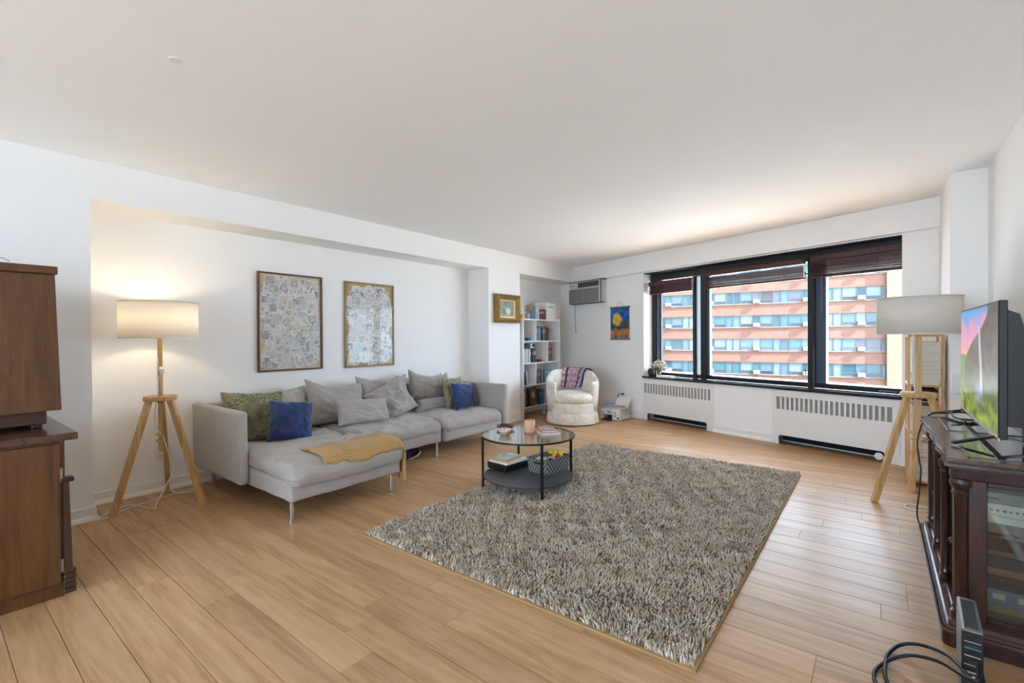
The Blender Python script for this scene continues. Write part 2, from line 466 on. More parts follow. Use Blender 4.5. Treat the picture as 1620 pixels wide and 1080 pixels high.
wpart('frame_stile', -.662, -.556, .21, .27, ZL+.055, 2.165, STILE)
wpart('frame_stile', .150, S1, .20, .27, ZL+.055, 2.165, BLACK)
for a, b in ((-2.822, -2.248), (-2.18, -2.116), (-1.995, -.722), (-.556, .150)):
    wpart('pane', a, b, .232, .236, ZL+.055, 2.165, PANE, 0)
wpart('latch', -.05, .10, .165, .20, ZL+.018, ZL+.032, M('#8c9097', .25, .9))
for s_, z_ in ((-.73, 1.965), (-.73, .86)):
    MB().cyl((s_, .15, z_), (s_, .12, z_), .012, 10).cyl((s_, .125, z_+.03), (s_, .125, z_-.05), .006, 8).build('sash_latch', M('#6e6a58', .4, .8), win)
sill = MB().box(S0-.012, S1+.008, -.035, .20, ZL-.028, ZL, .004).build('sill', M('#23252c', .16, spec=.6, name='black_stone_sill'), win)

w2 = MB().box(BA, BB, YB-.14, YB-.06, .08, .13).build('fill_window', BLACK); struct(w2)  # invented window behind the viewer, added as a daylight source
bx_ = [BA+(BB-.05-BA)*k/3 for k in range(4)]
for x in bx_: MB().box(x, x+.05, YB-.14, YB-.06, .13, 2.31).build('mullion', BLACK, w2)
MB().box(BA, BB, YB-.14, YB-.06, 2.31, 2.36).build('head_rail', BLACK, w2)
for a, b in zip(bx_, bx_[1:]): MB().box(a+.05, b, YB-.102, YB-.098, .13, 2.31).build('pane', PANE, w2)
# portals guide the daylight through the two openings
def portal(p, sx, sy, rot):
    d = bpy.data.lights.new('daylight_portal', 'AREA'); d.shape = 'RECTANGLE'; d.size = sx; d.size_y = sy
    d.cycles.is_portal = True
    o = bpy.data.objects.new('daylight_portal', d); COL.objects.link(o); o.location = p; o.rotation_euler = rot
portal(((BA+BB)/2, YB-.16, 1.22), BB-BA, 2.28, (PI/2, 0, 0))
portal(W2((S0+S1)/2, .30, (ZL+ZH)/2), S1-S0, ZH-ZL, (-PI/2, 0, -WA))

# ---- radiator covers
GRILLE = M('#8f8f8c', .6, var=.15, vscale=160, name='grille_mesh')
def radiator(label, s0, s1, o0, o1, g0, g1, n=22):
    t = thing('radiator_cover', label, 'radiator', W2((s0+s1)/2, 0, 0), (0, 0, -WA), 'white radiator covers under the window')
    c = (s0+s1)/2; s0, s1, o0, o1, g0, g1 = [q-c for q in (s0, s1, o0, o1, g0, g1)]
    D0, D1, T, G0, G1 = -.012, .004, .628, .405, .552
    mb = MB().box(s0, s1, D0, D1, G1, T).box(s0, s1, D0, D1, .105, G0)
    mb.box(s0, g0, D0, D1, G0, G1).box(g1, s1, D0, D1, G0, G1)
    p = (g1-g0)/n
    for i in range(n-1): mb.box(g0+(i+1)*p-p*.19, g0+(i+1)*p+p*.19, D0, D1, G0, G1)
    # feet with a rounded cut-out between them
    mb.box(s0, o0, D0, D1, 0, .105).box(o1, s1, D0, D1, 0, .105)
    for e, sg in ((o0, 1), (o1, -1)):
        pts = [(e, .105)]+[(e+sg*(.03-.03*math.cos(a)), .075+.03*math.sin(a)) for a in [PI/2*k/5 for k in range(6)]]
        pts = [(e, .106), (e, .075)]+[(e+sg*(.03-.03*math.cos(PI/2*k/5)), .075+.03*math.sin(PI/2*k/5)) for k in range(1, 6)]+[(e+sg*.03, .106)]
        mb.add([(x, D0, z) for x, z in pts]+[(x, D1, z) for x, z in pts],
               [tuple(range(len(pts))), tuple(range(len(pts), 2*len(pts)))[::-1]]+[(i, (i+1) % len(pts), len(pts)+(i+1) % len(pts), len(pts)+i) for i in range(len(pts))])
    mb.build('cover_panel', M('#e4e2de', .5, name='radiator_paint'), t)
    MB().box(g0-.01, g1+.01, .006, .009, G0-.02, G1+.02).build('grille', GRILLE, t)
    fins = MB()
    for i in range(40):
        x = s0+.08+(s1-s0-.16)*i/39; fins.box(x, x+.004, .06, .20, .10, .34)
    fins.cyl((s0+.05, .13, .22), (s1-.05, .13, .22), .02, 10)
    fins.build('heating_fins', M('#2b2a29', .6), t)
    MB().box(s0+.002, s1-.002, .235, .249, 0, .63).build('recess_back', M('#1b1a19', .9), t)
    return t
radiator('white radiator cover beside the printer, under the left window pane', *R1, -2.905, -1.898, -2.955, -1.845)
rd = radiator('white radiator cover behind the right tripod lamp, with a round white knob', *R2, -.965, .058, -.988, .118)
MB().lathe([(0, 0), (.028, 0), (.036, .006), (.036, .02), (.03, .026), (0, .028)], 24, Matrix.Translation((.445, -.014, .055)) @ Matrix.Rotation(PI/2, 4, 'X')).build('valve_knob', M('#e9e7e4', .4), rd, auto=.6)

# ---- wooden blinds drawn up at the top of the window
BLIND = wood('blind_wood', '#2a120d', '#43201a', '#57302a', (30, 3, 30), rough=.42, tint=.06, bump=.05)
def blind(label, s0, s1, ztop, n, gap):
    c = (s0+s1)/2; w = s1-s0
    t = thing('window_blind', label, 'blind', W2(c, .10, 1.90), (0, 0, -WA), 'wooden blinds drawn up in the window')
    zt = ztop-1.90
    MB().box(-w/2, w/2, -.035, .03, zt-.062, zt, .004).build('valance', BLIND, t)
    sl = MB().box(-w/2+.006, w/2-.006, -.026, .026, 0, .0032).mesh('slat', BLIND)
    z = .018; top = zt-.056-gap
    for i in range(n):
        obj('slat', sl, t, (0, 0, z+(top-z)*i/n), (math.radians(rp.uniform(-3, 3)), 0, 0))
    MB().box(-w/2+.006, w/2-.006, -.027, .027, 0, .016, .003).build('bottom_rail', BLIND, t)
    cord = M('#5b4238', .8)
    for k in range(max(2, int(w/.4))):
        x = -w/2+w*(k+.5)/max(2, int(w/.4))
        MB().cyl((x, -.03, -.004), (x, -.03, zt-.05), .0016, 6).lathe([(0, -.016), (.006, -.014), (.004, -.002), (0, 0)], 8, Matrix.Translation((x, -.03, -.002))).build('ladder_cord', cord, t)
    return t
blind('narrow brown wooden blind drawn up over the left window pane', -2.935, -2.185, 2.085, 16, .0)
blind('long brown wooden blind drawn up over the middle window pane', -1.985, -.728, 2.135, 18, .022)
b3 = blind('brown wooden blind hanging lowest, over the right window pane', -.655, .185, 2.150, 24, .004)
MB().cyl((-.30, -.045, .10), (-.30, -.05, -.42), .004, 8).build('tilt_wand', M('#2b1a16', .5), b3)

# ------------------------------------------------------------------ outside: the apartment block opposite and the ground
struct(MB().box(-90, 90, 8, 130, -26.2, -26).build('ground', M('#8d8f8a', .9, var=.2, vscale=.4)))
struct(MB().box(-14, 8, -18, -4.2, -26.2, -26).build('ground', M('#8d8f8a', .9, var=.2, vscale=.4)))
# added, unseen: pale paving bouncing daylight inside, tower wall shading the block opposite
struct(MB().box(-10, 7, -14, YB-.2, -.35, -.13).build('bounce_terrace', M('#ece9e2', .8, var=.04, vscale=2, name='bounce_terrace_paving')))
ext = MB()
ext.box(-75, -5.25, .2, .6, -26, 50); ext.box(1.0, 70, .2, .6, -26, 50); ext.box(-5.25, 1.0, .2, .6, 2.75, 50); ext.box(-5.25, 1.0, .2, .6, -26, -.3)
struct(ext.build('sky_blocking_wall', M('#8a6a5c', .9, name='sky_blocker_brick'), None, WLOC, WROT))
struct(MB().box(-26, 22, .7, 29, -2.1, -1.8).build('bounce_roof', M('#ebe8e2', .8, var=.04, vscale=.6, name='bounce_roof_gravel'), None, WLOC, WROT))  # unseen pale roof, added to bounce light up to the ceiling
FA = math.atan(.155)
bl = thing('apartment_building', 'long brick apartment block with bands of windows seen through the window', 'building', (-8.595, 60.933, -26), (0, 0, FA))
def brick_mat():
    m, nt, b = _new('pale_red_brick'); v = _coords(nt)
    mp = nt.nodes.new('ShaderNodeMapping'); mp.inputs['Rotation'].default_value = (PI/2, 0, 0); nt.links.new(v, mp.inputs['Vector'])
    br = nt.nodes.new('ShaderNodeTexBrick'); nt.links.new(mp.outputs['Vector'], br.inputs['Vector'])
    br.inputs['Scale'].default_value = 1; br.inputs['Brick Width'].default_value = .42; br.inputs['Row Height'].default_value = .11
    br.inputs['Mortar Size'].default_value = .014
    br.inputs['Color1'].default_value = lin('#6f4d3f'); br.inputs['Color2'].default_value = lin('#79594c'); br.inputs['Mortar'].default_value = lin('#6b5c53')
    nt.links.new(br.outputs['Color'], b.inputs['Base Color']); b.inputs['Roughness'].default_value = .9; return m
BRICK = brick_mat(); CREAM = M('#766c55', .8, var=.06, vscale=.8, name='cream_pier'); CONC = M('#756e66', .85)
WFR = M('#4c5a66', .5, name='dark_window_frame')
RZ = [26+z for z in (6.487+2.735*2, 6.487+2.735, 6.487, 3.752, 1.017, -1.718, -4.453, -7.188)]   # window heads per storey
WH = 1.39; SL, SR = -24.6, 9.37
zs = [26+18]+[z for z in RZ]
for i, zt in enumerate(RZ):
    z0, z1 = zt, (26+15.6 if i == 0 else RZ[i-1]-WH)
    MB().box(SL, SR, -.12, .3, z0, z1).build('brick_band', BRICK, bl)
    MB().box(SL, SR, -.22, .1, zt-WH-.09, zt-WH, .01).build('sill_course', CONC, bl)
    MB().box(SL, SR, .0, .3, zt-WH, zt).build('window_wall', M('#59656e', .6), bl)
MB().box(SL, SR, -.12, .3, 0, RZ[-1]-WH).build('brick_base', BRICK, bl)
MB().box(SR, 17.5, -.5, 12, 0, 43).build('corner_pier', CREAM, bl)
MB().box(SL, SR, .3, 12, 0, 41.4).build('block_core', M('#8a6f60', .9), bl)
GL = [M('#2a4d59', .12, spec=.8, name='pane_sky'), M('#47656e', .2, spec=.7, name='pane_pale_blind'), M('#62777c', .3, name='pane_white_blind'),
      M('#3a4349', .12, spec=.8, name='pane_dark'), M('#385f66', .2, spec=.7, name='pane_green_blind'), M('#4a5862', .12, spec=.8, name='pane_grey')]
rb = random.Random(12)
lay = [(-.41, .41, 'ac'), (.44, 1.69, 'wide'), (1.73, 2.45, 'pane'), (2.49, 3.24, 'pane'), (3.28, 4.54, 'wide')]
_wm = {}
def win_meshes(w, kind):
    k = (round(w, 2), kind)
    if k in _wm: return _wm[k]
    f = .05; fr = MB().box(0, f, -.06, 0, 0, WH).box(w-f, w, -.06, 0, 0, WH).box(f, w-f, -.06, 0, WH-f, WH).box(f, w-f, -.06, 0, 0, f)
    if kind == 'wide': fr.box(f, w-f, -.07, 0, .36, .43)
    fm = fr.mesh('window', WFR)
    up = [MB().box(f, w-f, -.03, -.01, .43 if kind == 'wide' else (.5 if kind == 'ac' else f), WH-f).mesh('pane', g) for g in GL]
    lo = [MB().box(f, w-f, -.03, -.01, f, .36).mesh('pane', g) for g in (GL[0], GL[3], GL[5])] if kind == 'wide' else None
    _wm[k] = (fm, up, lo); return _wm[k]
acm = MB().box(-.33, .33, -.42, 0, .03, .46, .02).mesh('air_conditioner', M('#7f7f7c', .6))
acg = MB()
for i in range(5): acg.box(-.27, .27, -.432, -.42, .09+i*.065, .12+i*.065)
acg = acg.mesh('vent', M('#8d9296', .6))
bays = [-17.40+4.93*k for k in range(-1, 6)]
for r, zt in enumerate(RZ[1:7]):
    for bx in bays:
        mood = rb.random()
        for a, b, kind in lay:
            x0, x1 = bx+a, bx+b
            if x0 > 9.0: continue
            x1 = min(x1, 9.33)
            fm, up, lo = win_meshes(x1-x0, kind)
            w = obj('window', fm, bl, (x0, 0, zt-WH))
            pick = rb.choice([0, 1, 1, 2, 4, 4, 0]) if mood > .3 else rb.choice([3, 3, 5, 1, 0])
            if kind == 'pane' and mood > .3: pick = rb.choice([2, 1, 2, 4, 0])
            obj('pane', up[pick], w)
            if lo: obj('pane', rb.choice(lo), w)
            if kind == 'ac' : obj('vent', acg, obj('air_conditioner', acm, bl, (bx, 0, zt-WH)))

# ================================================================== SOFA
GREY = fabric('sofa_fabric', '#a39c96', 500, .10, .4, .25)
STEEL = M('#c9c9c7', .18, 1.0, name='brushed_steel')
sf = thing('modular_sofa', 'light grey fabric modular sofa with chaise and steel legs along the wall', 'sofa', (-4.64, 1.47, 0))
OX, OY = 4.64, -1.47                   # world -> sofa local
def sfp(name, mb, smooth=True, mat=GREY): return mb.build(name, mat, sf, (OX, OY, 0), smooth=smooth)
def drop(o, x, y, z): o.location = (x+OX, y+OY, z); return o
# bases
def base(x0, x1, y0, y1, seed):
    mb = softbox(x1-x0, y1-y0, .135, .022, (26, 16, 3), .006, 4, seed)
    return drop(sfp('base', mb), (x0+x1)/2, (y0+y1)/2, .2175)
base(-4.56, -3.10, 1.545, 2.47, 1); base(-4.56, -3.655, 2.48, 3.455, 2)
o = base(-4.56, -3.625, 3.475, 4.43, 3)
# seat cushions: soft slabs that overhang and droop at the front edge
def seat(x0, x1, y0, y1, z, h, seed, wr=.012):
    sx = x1-x0
    def fn(p):
        f = sstep(sx*.18, sx*.5, p.x); z_ = p.z
        z_ -= .030*f*f
        z_ += .010*math.sin(p.y*5+seed)*(1-f)+.009*N3(p.x*2.4+seed, p.y*2.4, 0)
        up = 1 if p.z > 0 else 0
        # creases across the slab
        z_ += up*.015*N3(p.x*3+seed, p.y*16+2*N3(p.x*3, p.y*3, seed), 1.5)*(.35+.65*f)
        z_ += up*.007*N3(p.x*22+seed, p.y*6, 3)
        z_ += .0035*math.sin(p.y*82+4*N3(p.y*6, seed))*f*(.5+N3(p.y*4, seed, 4))
        rg = 1-abs(N3(p.x*2.2+seed, p.y*3.4+p.x*2, 6))*4
        if rg > 0: z_ += up*.017*rg*rg
        return (p.x+.012*N3(p.y*5, seed, 0)*f, p.y, z_)
    mb = softbox(x1-x0, y1-y0, h, min(.066, h*.48), (34, 26, 3), wr*.4, 7, seed, fn)
    return drop(sfp('seat_cushion', mb), (x0+x1)/2, (y0+y1)/2, z)
SEATS = [seat(-4.52, -3.755, 1.565, 2.47, .318, .13, 11)]
SEATS.append(seat(-3.765, -3.050, 1.535, 2.485, .334, .145, 23, .016))
seat(-4.52, -3.630, 2.485, 3.455, .335, .125, 37)
seat(-4.52, -3.600, 3.475, 4.425, .330, .125, 51)
# back panel and arms: thin upholstered shells
def panel(name, sx, sy, sz, c, seed, bow=0):
    mb = softbox(sx, sy, sz, .030, (10 if sx < .2 else 22, 10 if sy < .2 else 40, 12), .004, 5, seed,
                 (lambda p: (p.x+bow*(p.z/sz+.5)*(-1 if sx < sy else 0), p.y+bow*(p.z/sz+.5)*(1 if sx > sy else 0), p.z)))
    return drop(sfp(name, mb), *c)
panel('back_panel', .075, 2.98, .53, (-4.585, 3.03, .435), 5, .0)
panel('armrest', .93, .075, .545, (-4.155, 1.505, .443), 6, -.01)
panel('armrest', .98, .080, .515, (-4.085, 4.478, .428), 8, .02)
leg = MB().lathe([(.018, 0), (.018, .006), (.0145, .008), (.0145, .156)], 16).mesh('leg', STEEL, auto=.6)
for x, y in ((-3.16, 1.585), (-3.14, 2.40), (-4.52, 1.585), (-4.52, 2.40), (-3.69, 3.41), (-4.50, 3.41), (-3.69, 2.56), (-3.70, 4.38), (-4.50, 4.38)):
    obj('leg', leg, sf, (x+OX, y+OY, 0))

# ------------------------------------------------------------------ cushions on the sofa
def cushion(name, label, w, h, t, loc, lean, yaw, mat, roll=0, group=None, **k):
    mb = pillow(w, h, t, **k)
    o = mb.build(name, mat, None, loc, (math.radians(lean), math.radians(roll), math.radians(yaw)), smooth=True)
    return tag(o, label, 'cushion', group)
G2 = fabric('cushion_fabric', '#a7a19b', 480, .10, .35, .25)
cushion('back_cushion', 'large grey back cushion with a peaked corner, behind the small lumbar cushion', .66, .47, .25, (-4.34, 2.66, .375), -17, 90, G2, roll=6, seed=1, wr=.020, sag=.06, group='grey back cushions')
cushion('back_cushion', 'grey back cushion slumped behind the folded slanting one in the sofa middle', .70, .42, .21, (-4.43, 3.32, .425), -12, 90, G2, roll=1, seed=5, wr=.022, fold=.03, sag=.05, group='grey back cushions')
cushion('back_cushion', 'crumpled grey cushion leaning at a slant in the middle of the sofa', .50, .42, .19, (-4.17, 3.33, .382), -24, 82, G2, roll=-24, seed=9, wr=.024, fold=.02, group='grey back cushions')
cushion('back_cushion', 'grey back cushion with a raised corner on the right sofa seat', .56, .40, .21, (-4.43, 3.94, .45), -12, 90, G2, roll=8, seed=14, wr=.020, sag=.05, group='grey back cushions')
cushion('back_cushion', 'grey back cushion half hidden behind the right olive cushion', .46, .36, .15, (-4.46, 4.22, .415), -10, 96, G2, roll=-10, seed=19, wr=.020, sag=.03, group='grey back cushions')
cushion('lumbar_cushion', 'small oblong grey lumbar cushion in front of the large back cushion', .60, .265, .17, (-4.07, 2.80, .392), -18, 88, G2, roll=3, seed=23, wr=.012)
cushion('bolster_cushion', 'flat grey cushion lying behind the right blue cushion', .60, .15, .20, (-4.27, 3.93, .380), -8, 90, G2, seed=27, wr=.010, puff=.3)
def velvet(name, dark, light, patt=0):
    m, nt, b = _new(name); v = _coords(nt)
    n = _noise(nt, v, 7, 5, .6); n.inputs['Distortion'].default_value = .8
    stops = [(.36, lin(dark)), (.64, lin(light))]
    col = _ramp(nt, n.outputs['Fac'], stops); nt.links.new(col, b.inputs['Base Color'])
    if patt:
        vo = nt.nodes.new('ShaderNodeTexVoronoi'); vo.inputs['Scale'].default_value = 30; nt.links.new(v, vo.inputs['Vector'])
        vo.feature = 'DISTANCE_TO_EDGE'
        big = _noise(nt, v, 5, 2)
        mk = nt.nodes.new('ShaderNodeMath'); mk.operation = 'LESS_THAN'; mk.inputs[1].default_value = .07; nt.links.new(vo.outputs['Distance'], mk.inputs[0])
        m2 = nt.nodes.new('ShaderNodeMath'); m2.operation = 'GREATER_THAN'; m2.inputs[1].default_value = .47; nt.links.new(big.outputs['Fac'], m2.inputs[0])
        m3 = nt.nodes.new('ShaderNodeMath'); m3.operation = 'MULTIPLY'; nt.links.new(mk.outputs[0], m3.inputs[0]); nt.links.new(m2.outputs[0], m3.inputs[1])
        mx = nt.nodes.new('ShaderNodeMix'); mx.data_type = 'RGBA'; nt.links.new(m3.outputs[0], mx.inputs['Factor'])
        nt.links.new(col, mx.inputs['A']); mx.inputs['B'].default_value = lin('#8b9279'); nt.links.new(mx.outputs['Result'], b.inputs['Base Color'])
    b.inputs['Roughness'].default_value = .7; b.inputs['Sheen Weight'].default_value = .6; b.inputs['Sheen Roughness'].default_value = .35
    fine = _noise(nt, v, 300, 2); _bump(nt, b, fine.outputs['Fac'], .25, .002); return m
OLIVE = velvet('olive_velvet', '#4d4a30', '#7d7a5c', 1); BLUE = velvet('blue_velvet', '#10234a', '#1d3a72')
OLIVE2 = velvet('olive_velvet_plain', '#6b6545', '#8f8a68')
SAND = fabric('sand_print', '#b5aea4', 60, .22, .3, .2, patch=9)
cushion('throw_cushion', 'pale sand patterned cushion behind the left blue cushion', .50, .42, .13, (-4.40, 2.19, .370), -16, 90, SAND, roll=-4, seed=31, wr=.012)
cushion('throw_cushion', 'olive patterned velvet cushion leaning on the left armrest', .50, .46, .18, (-4.22, 1.80, .365), -22, 78, OLIVE, roll=3, seed=35, wr=.015)
cushion('throw_cushion', 'blue velvet cushion on the chaise, left end of the sofa', .37, .38, .16, (-4.00, 2.00, .362), -26, 72, BLUE, roll=7, seed=39, wr=.012, group='blue velvet cushions')
cushion('throw_cushion', 'olive cushion against the right armrest, behind the blue one', .52, .40, .13, (-4.14, 4.19, .378), -14, 108, OLIVE2, roll=2, seed=43, wr=.012)
cushion('throw_cushion', 'blue velvet cushion at the right end of the sofa', .46, .34, .15, (-3.97, 4.17, .378), -14, 100, BLUE, roll=4, seed=47, wr=.012, group='blue velvet cushions')
# ------------------------------------------------------------------ mustard throw over the chaise corner
def knit():
    m, nt, b = _new('mustard_knit'); v = _coords(nt, (1, 1, 1))
    w = nt.nodes.new('ShaderNodeTexWave'); w.inputs['Scale'].default_value = 26; w.inputs['Distortion'].default_value = 2.5; nt.links.new(v, w.inputs['Vector'])
    w2 = nt.nodes.new('ShaderNodeTexWave'); w2.bands_direction = 'Y'; w2.inputs['Scale'].default_value = 30; w2.inputs['Distortion'].default_value = 1; nt.links.new(v, w2.inputs['Vector'])
    ad = nt.nodes.new('ShaderNodeMath'); ad.operation = 'MULTIPLY'; nt.links.new(w.outputs['Fac'], ad.inputs[0]); nt.links.new(w2.outputs['Fac'], ad.inputs[1])
    col = _ramp(nt, ad.outputs[0], [(.0, lin('#9a7238')), (.5, lin('#c9a468'))]); nt.links.new(col, b.inputs['Base Color'])
    b.inputs['Roughness'].default_value = .95; b.inputs['Sheen Weight'].default_value = .2; _bump(nt, b, ad.outputs[0], .6, .004); return m
KNIT = knit()
from mathutils.bvhtree import BVHTree
def seat_z(x, y, last=[None]):
    best = None
    for o in SEATS:
        if not hasattr(seat_z, 'c'): seat_z.c = {}
        if o.name not in seat_z.c: seat_z.c[o.name] = BVHTree.FromPolygons([v.co.copy() for v in o.data.vertices], [tuple(p.vertices) for p in o.data.polygons])
        w = Vector((-4.64, 1.47, 0))+Vector(o.location)
        h = seat_z.c[o.name].ray_cast(Vector((x, y, 2))-w, Vector((0, 0, -1)))
        if h[0] is not None: z = h[0].z+w.z; best = z if best is None else max(best, z)
    return best
def throw_pt(a, b):
    # a: 0..1 across (towards the front), b: 0..1 along from the seat to the hanging end
    L = b*.96; run = .655
    x = -3.41+.355*a+.02*math.sin(b*5)-.03*(1-b); y0 = 1.80+.02*math.sin(a*4)
    y = y0+min(L, run)
    z = seat_z(min(x, -3.085), min(y, 2.44)); z = .40 if z is None else z
    if x > -3.10: z -= (x+3.10)*.9
    z += .010+.006*N3(a*4, b*9, 2)
    if L > run-.03:
        t = (L-run+.03)/.30; ang = min(t*2.4, 1)*PI/2
        y = min(y, y0+run)+.045*math.sin(ang); z = z-.05*(1-math.cos(ang))-max(0, t-.30)*.28
    edge = min(a, 1-a, b*2)
    z += .014*(1-math.exp(-edge*16))-.003
    return Vector((x, y, z))
tm = MB().grid(lambda a, b: throw_pt(a, b), 22, 56)
th = tm.build('throw_blanket', KNIT, smooth=True)
md = th.modifiers.new('thickness', 'SOLIDIFY'); md.thickness = .016; md.offset = 1
tag(th, 'mustard knitted throw folded across the sofa chaise', 'blanket')
fr = MB()
for i in range(17):
    p = throw_pt(i/16, 1.0)
    fr.tube([p, p+Vector((.004*math.sin(i*3), .004, -.03)), p+Vector((.01*math.sin(i*2), .0, -.06))], .004, 5, 3)
fr.build('fringe', KNIT, th)
# black bag under the sofa
bg_ = thing('bag', 'black bag with pale strap lying under the sofa middle', 'bag', (-3.90, 3.02, 0), (0, 0, .2))
softbox(.28, .50, .11, .05, (8, 12, 4), .02, 9, 4, c=(0, 0, .058)).build('bag_body', fabric('black_nylon', '#17181a', 300, .2, .3, .1), bg_, smooth=True)
MB().tube([(.15, .05, .02), (.20, .12, .05), (.16, .22, .06), (.10, .27, .03)], .009, 6).build('strap', M('#b8b6b2', .7), bg_, smooth=True)

# ================================================================== TRIPOD LAMPS
BIRCH = wood('lamp_birch', '#a9834f', '#c39c66', '#d1ad79', (30, 30, 2.2), rough=.45, tint=.0, bump=.06)
def shade_mat(name, lit):
    m, nt, b = _new(name); nt.nodes.remove(b); out = nt.nodes['Material Output']
    v = _coords(nt); n = _noise(nt, v, 260, 2)
    df = nt.nodes.new('ShaderNodeBsdfDiffuse'); tl = nt.nodes.new('ShaderNodeBsdfTranslucent'); mx = nt.nodes.new('ShaderNodeMixShader')
    c = lin('#f3efe8'); col = _ramp(nt, n.outputs['Fac'], [(.3, mul(c, .93)), (.7, c)])
    nt.links.new(col, df.inputs['Color']); nt.links.new(col, tl.inputs['Color']); mx.inputs[0].default_value = .42
    nt.links.new(df.outputs[0], mx.inputs[1]); nt.links.new(tl.outputs[0], mx.inputs[2]); nt.links.new(mx.outputs[0], out.inputs['Surface']); return m
SHADE = shade_mat('linen_shade', 1)
CORD = M('#e4e1da', .5, name='white_cord')
def lamp(label, c, feet, lit, rs=.247, brass=False):
    t = thing('floor_lamp', label, 'lamp', (*c, 0), group='tripod floor lamps')
    L = [Vector((f[0]-c[0], f[1]-c[1], 0)) for f in feet]
    for f in L:
        top = f.normalized()*.075; top.z = .80
        lg = MB().beam((f.x, f.y, 0), top, .040, .030, 1.0, up=(f.y, -f.x, 0)).build('leg', BIRCH, t)
    MB().lathe([(0, .792), (.105, .792), (.108, .797), (.108, .820), (.104, .826), (0, .826)], 40).build('tripod_plate', BIRCH, t, auto=.6)
    MB().cyl((0, 0, .42), (0, 0, .80), .0, 4)
    MB().box(-.019, .019, -.013, .013, .40, 1.26, .004).build('pole', BIRCH, t)
    MB().lathe([(0, .775), (.02, .775), (.02, .792), (0, .792)], 16).build('clamp_nut', M('#2a2623', .4, .6), t)
    for z in (.47, .515): MB().box(-.055, .03, -.02, .02, z, z+.018, .003).build('stop_block', BIRCH, t)
    prof = [(rs, 1.262), (rs, 1.535)]
    sh = MB().lathe(prof, 64, cap=False).build('lamp_shade', SHADE, t, smooth=True)
    md = sh.modifiers.new('thickness', 'SOLIDIFY'); md.thickness = .0012
    rim = M('#d8d3c8', .7)
    for z in (1.262, 1.531): MB().lathe([(rs-.003, z), (rs+.003, z), (rs+.003, z+.006), (rs-.003, z+.006), (rs-.003, z)], 64, cap=False).build('shade_rim', rim, t, smooth=True)
    sp = MB()
    for k in range(3):
        a = k*2*PI/3+.4; sp.cyl((0, 0, 1.268), (rs*math.cos(a), rs*math.sin(a), 1.268), .0025, 6)
    sp.lathe([(.02, 1.262), (.02, 1.275)], 16).build('shade_spider', M('#bdb9b0', .4, .7), t)
    MB().lathe([(.018, 1.26), (.018, 1.30)], 16).build('socket', M('#e6e3dc', .5), t)
    bm_ = M('#fff1d8', .4, emit=12.0 if lit else 0, name='bulb_lit' if lit else 'bulb_off')
    MB().lathe([(0, 1.30), (.014, 1.302), (.016, 1.325), (.03, 1.36), (.03, 1.38), (.02, 1.40), (0, 1.406)], 20).build('bulb', bm_, t, smooth=True)
    if lit:
        d = bpy.data.lights.new('bulb_light', 'POINT'); d.energy = 3.6; d.color = (1, .82, .56); d.shadow_soft_size = .03
        o = bpy.data.objects.new('bulb_light', d); COL.objects.link(o); o.parent = t; o.location = (0, 0, 1.44)
    return t
lc = (-4.318, 1.160)
lL = lamp('lit tripod floor lamp with white drum shade, left of the sofa', lc, [(-4.263, .857), (-4.055, 1.352), (-4.612, 1.288)], True)
MB().tube([(.02, -.02, .825), (.022, -.022, 1.0), (.02, -.02, 1.12)], .005, 6).build('pole_sleeve', CORD, lL, smooth=True)
sw = MB().box(-.016, .016, -.011, .011, -.028, .028, .006, 2).build('dimmer_switch', M('#f0eee9', .4), lL, (.055, -.005, 1.02), (.4, .5, .3))
MB().tube([(.02, -.02, 1.0), (.035, -.02, 1.03), (.055, -.005, 1.02), (.03, -.01, .98), (.02, -.02, .95)], .003, 6).build('switch_cord', CORD, lL, smooth=True)
cd = MB().tube([(-4.31, 1.13, .78), (-4.30, 1.12, .62), (-4.29, 1.17, .50), (-4.27, 1.20, .36), (-4.25, 1.22, .26), (-4.21, 1.10, .04), (-4.20, 1.09, .006), (-4.30, 1.05, .005),
                (-4.42, 1.02, .005), (-4.45, .96, .005), (-4.36, .84, .005), (-4.28, .80, .005), (-4.27, .83, .005), (-4.36, .94, .005), (-4.45, 1.16, .005), (-4.52, 1.40, .005),
                (-4.48, 1.46, .005), (-4.44, 1.40, .006), (-4.50, 1.28, .03), (-4.62, 1.30, .18), (-4.665, 1.295, .29)], .004, 8, 8).build('lamp_cord', CORD, smooth=True)
tag(cd, 'white power cord trailing on the floor under the lit lamp', 'cord')
lR = lamp('unlit tripod floor lamp with white drum shade, by the dark cabinet', (.238, 4.640), [(-.023, 4.463), (.220, 4.959), (.520, 4.49)], False)
MB().tube([(-.02, -.02, .826), (-.03, -.03, .95), (-.035, -.03, 1.10), (-.03, -.02, 1.262)], .0045, 6).build('pole_cord', CORD, lR, smooth=True)

# outlet plates
def outlet(label, o, yaw, double=True):
    t = thing('wall_outlet', label, 'outlet', o, (0, 0, yaw))
    w = .115 if double else .07
    MB().box(-w/2, w/2, -.006, 0, -.057, .057, .003, 2).build('cover_plate', M('#e8e6e0', .35), t)
    for sx in ((-.024, .024) if double else (0,)):
        for z in (-.022, .022): MB().box(sx-.014, sx+.014, -.0085, -.005, z-.013, z+.013, .004).build('socket', M('#d9d6cf', .4), t)
    return t
ol = outlet('white double wall outlet behind the lit lamp with cords plugged in', (XN+.0005, 1.275, .31), PI/2)
MB().box(-.016, .016, -.045, -.008, -.035, -.008, .005).build('plug', M('#efede7', .4), ol, (.02, 0, 0))
MB().box(-.012, .012, -.04, -.008, .01, .032, .005).build('plug', M('#efede7', .4), ol, (-.022, 0, 0))

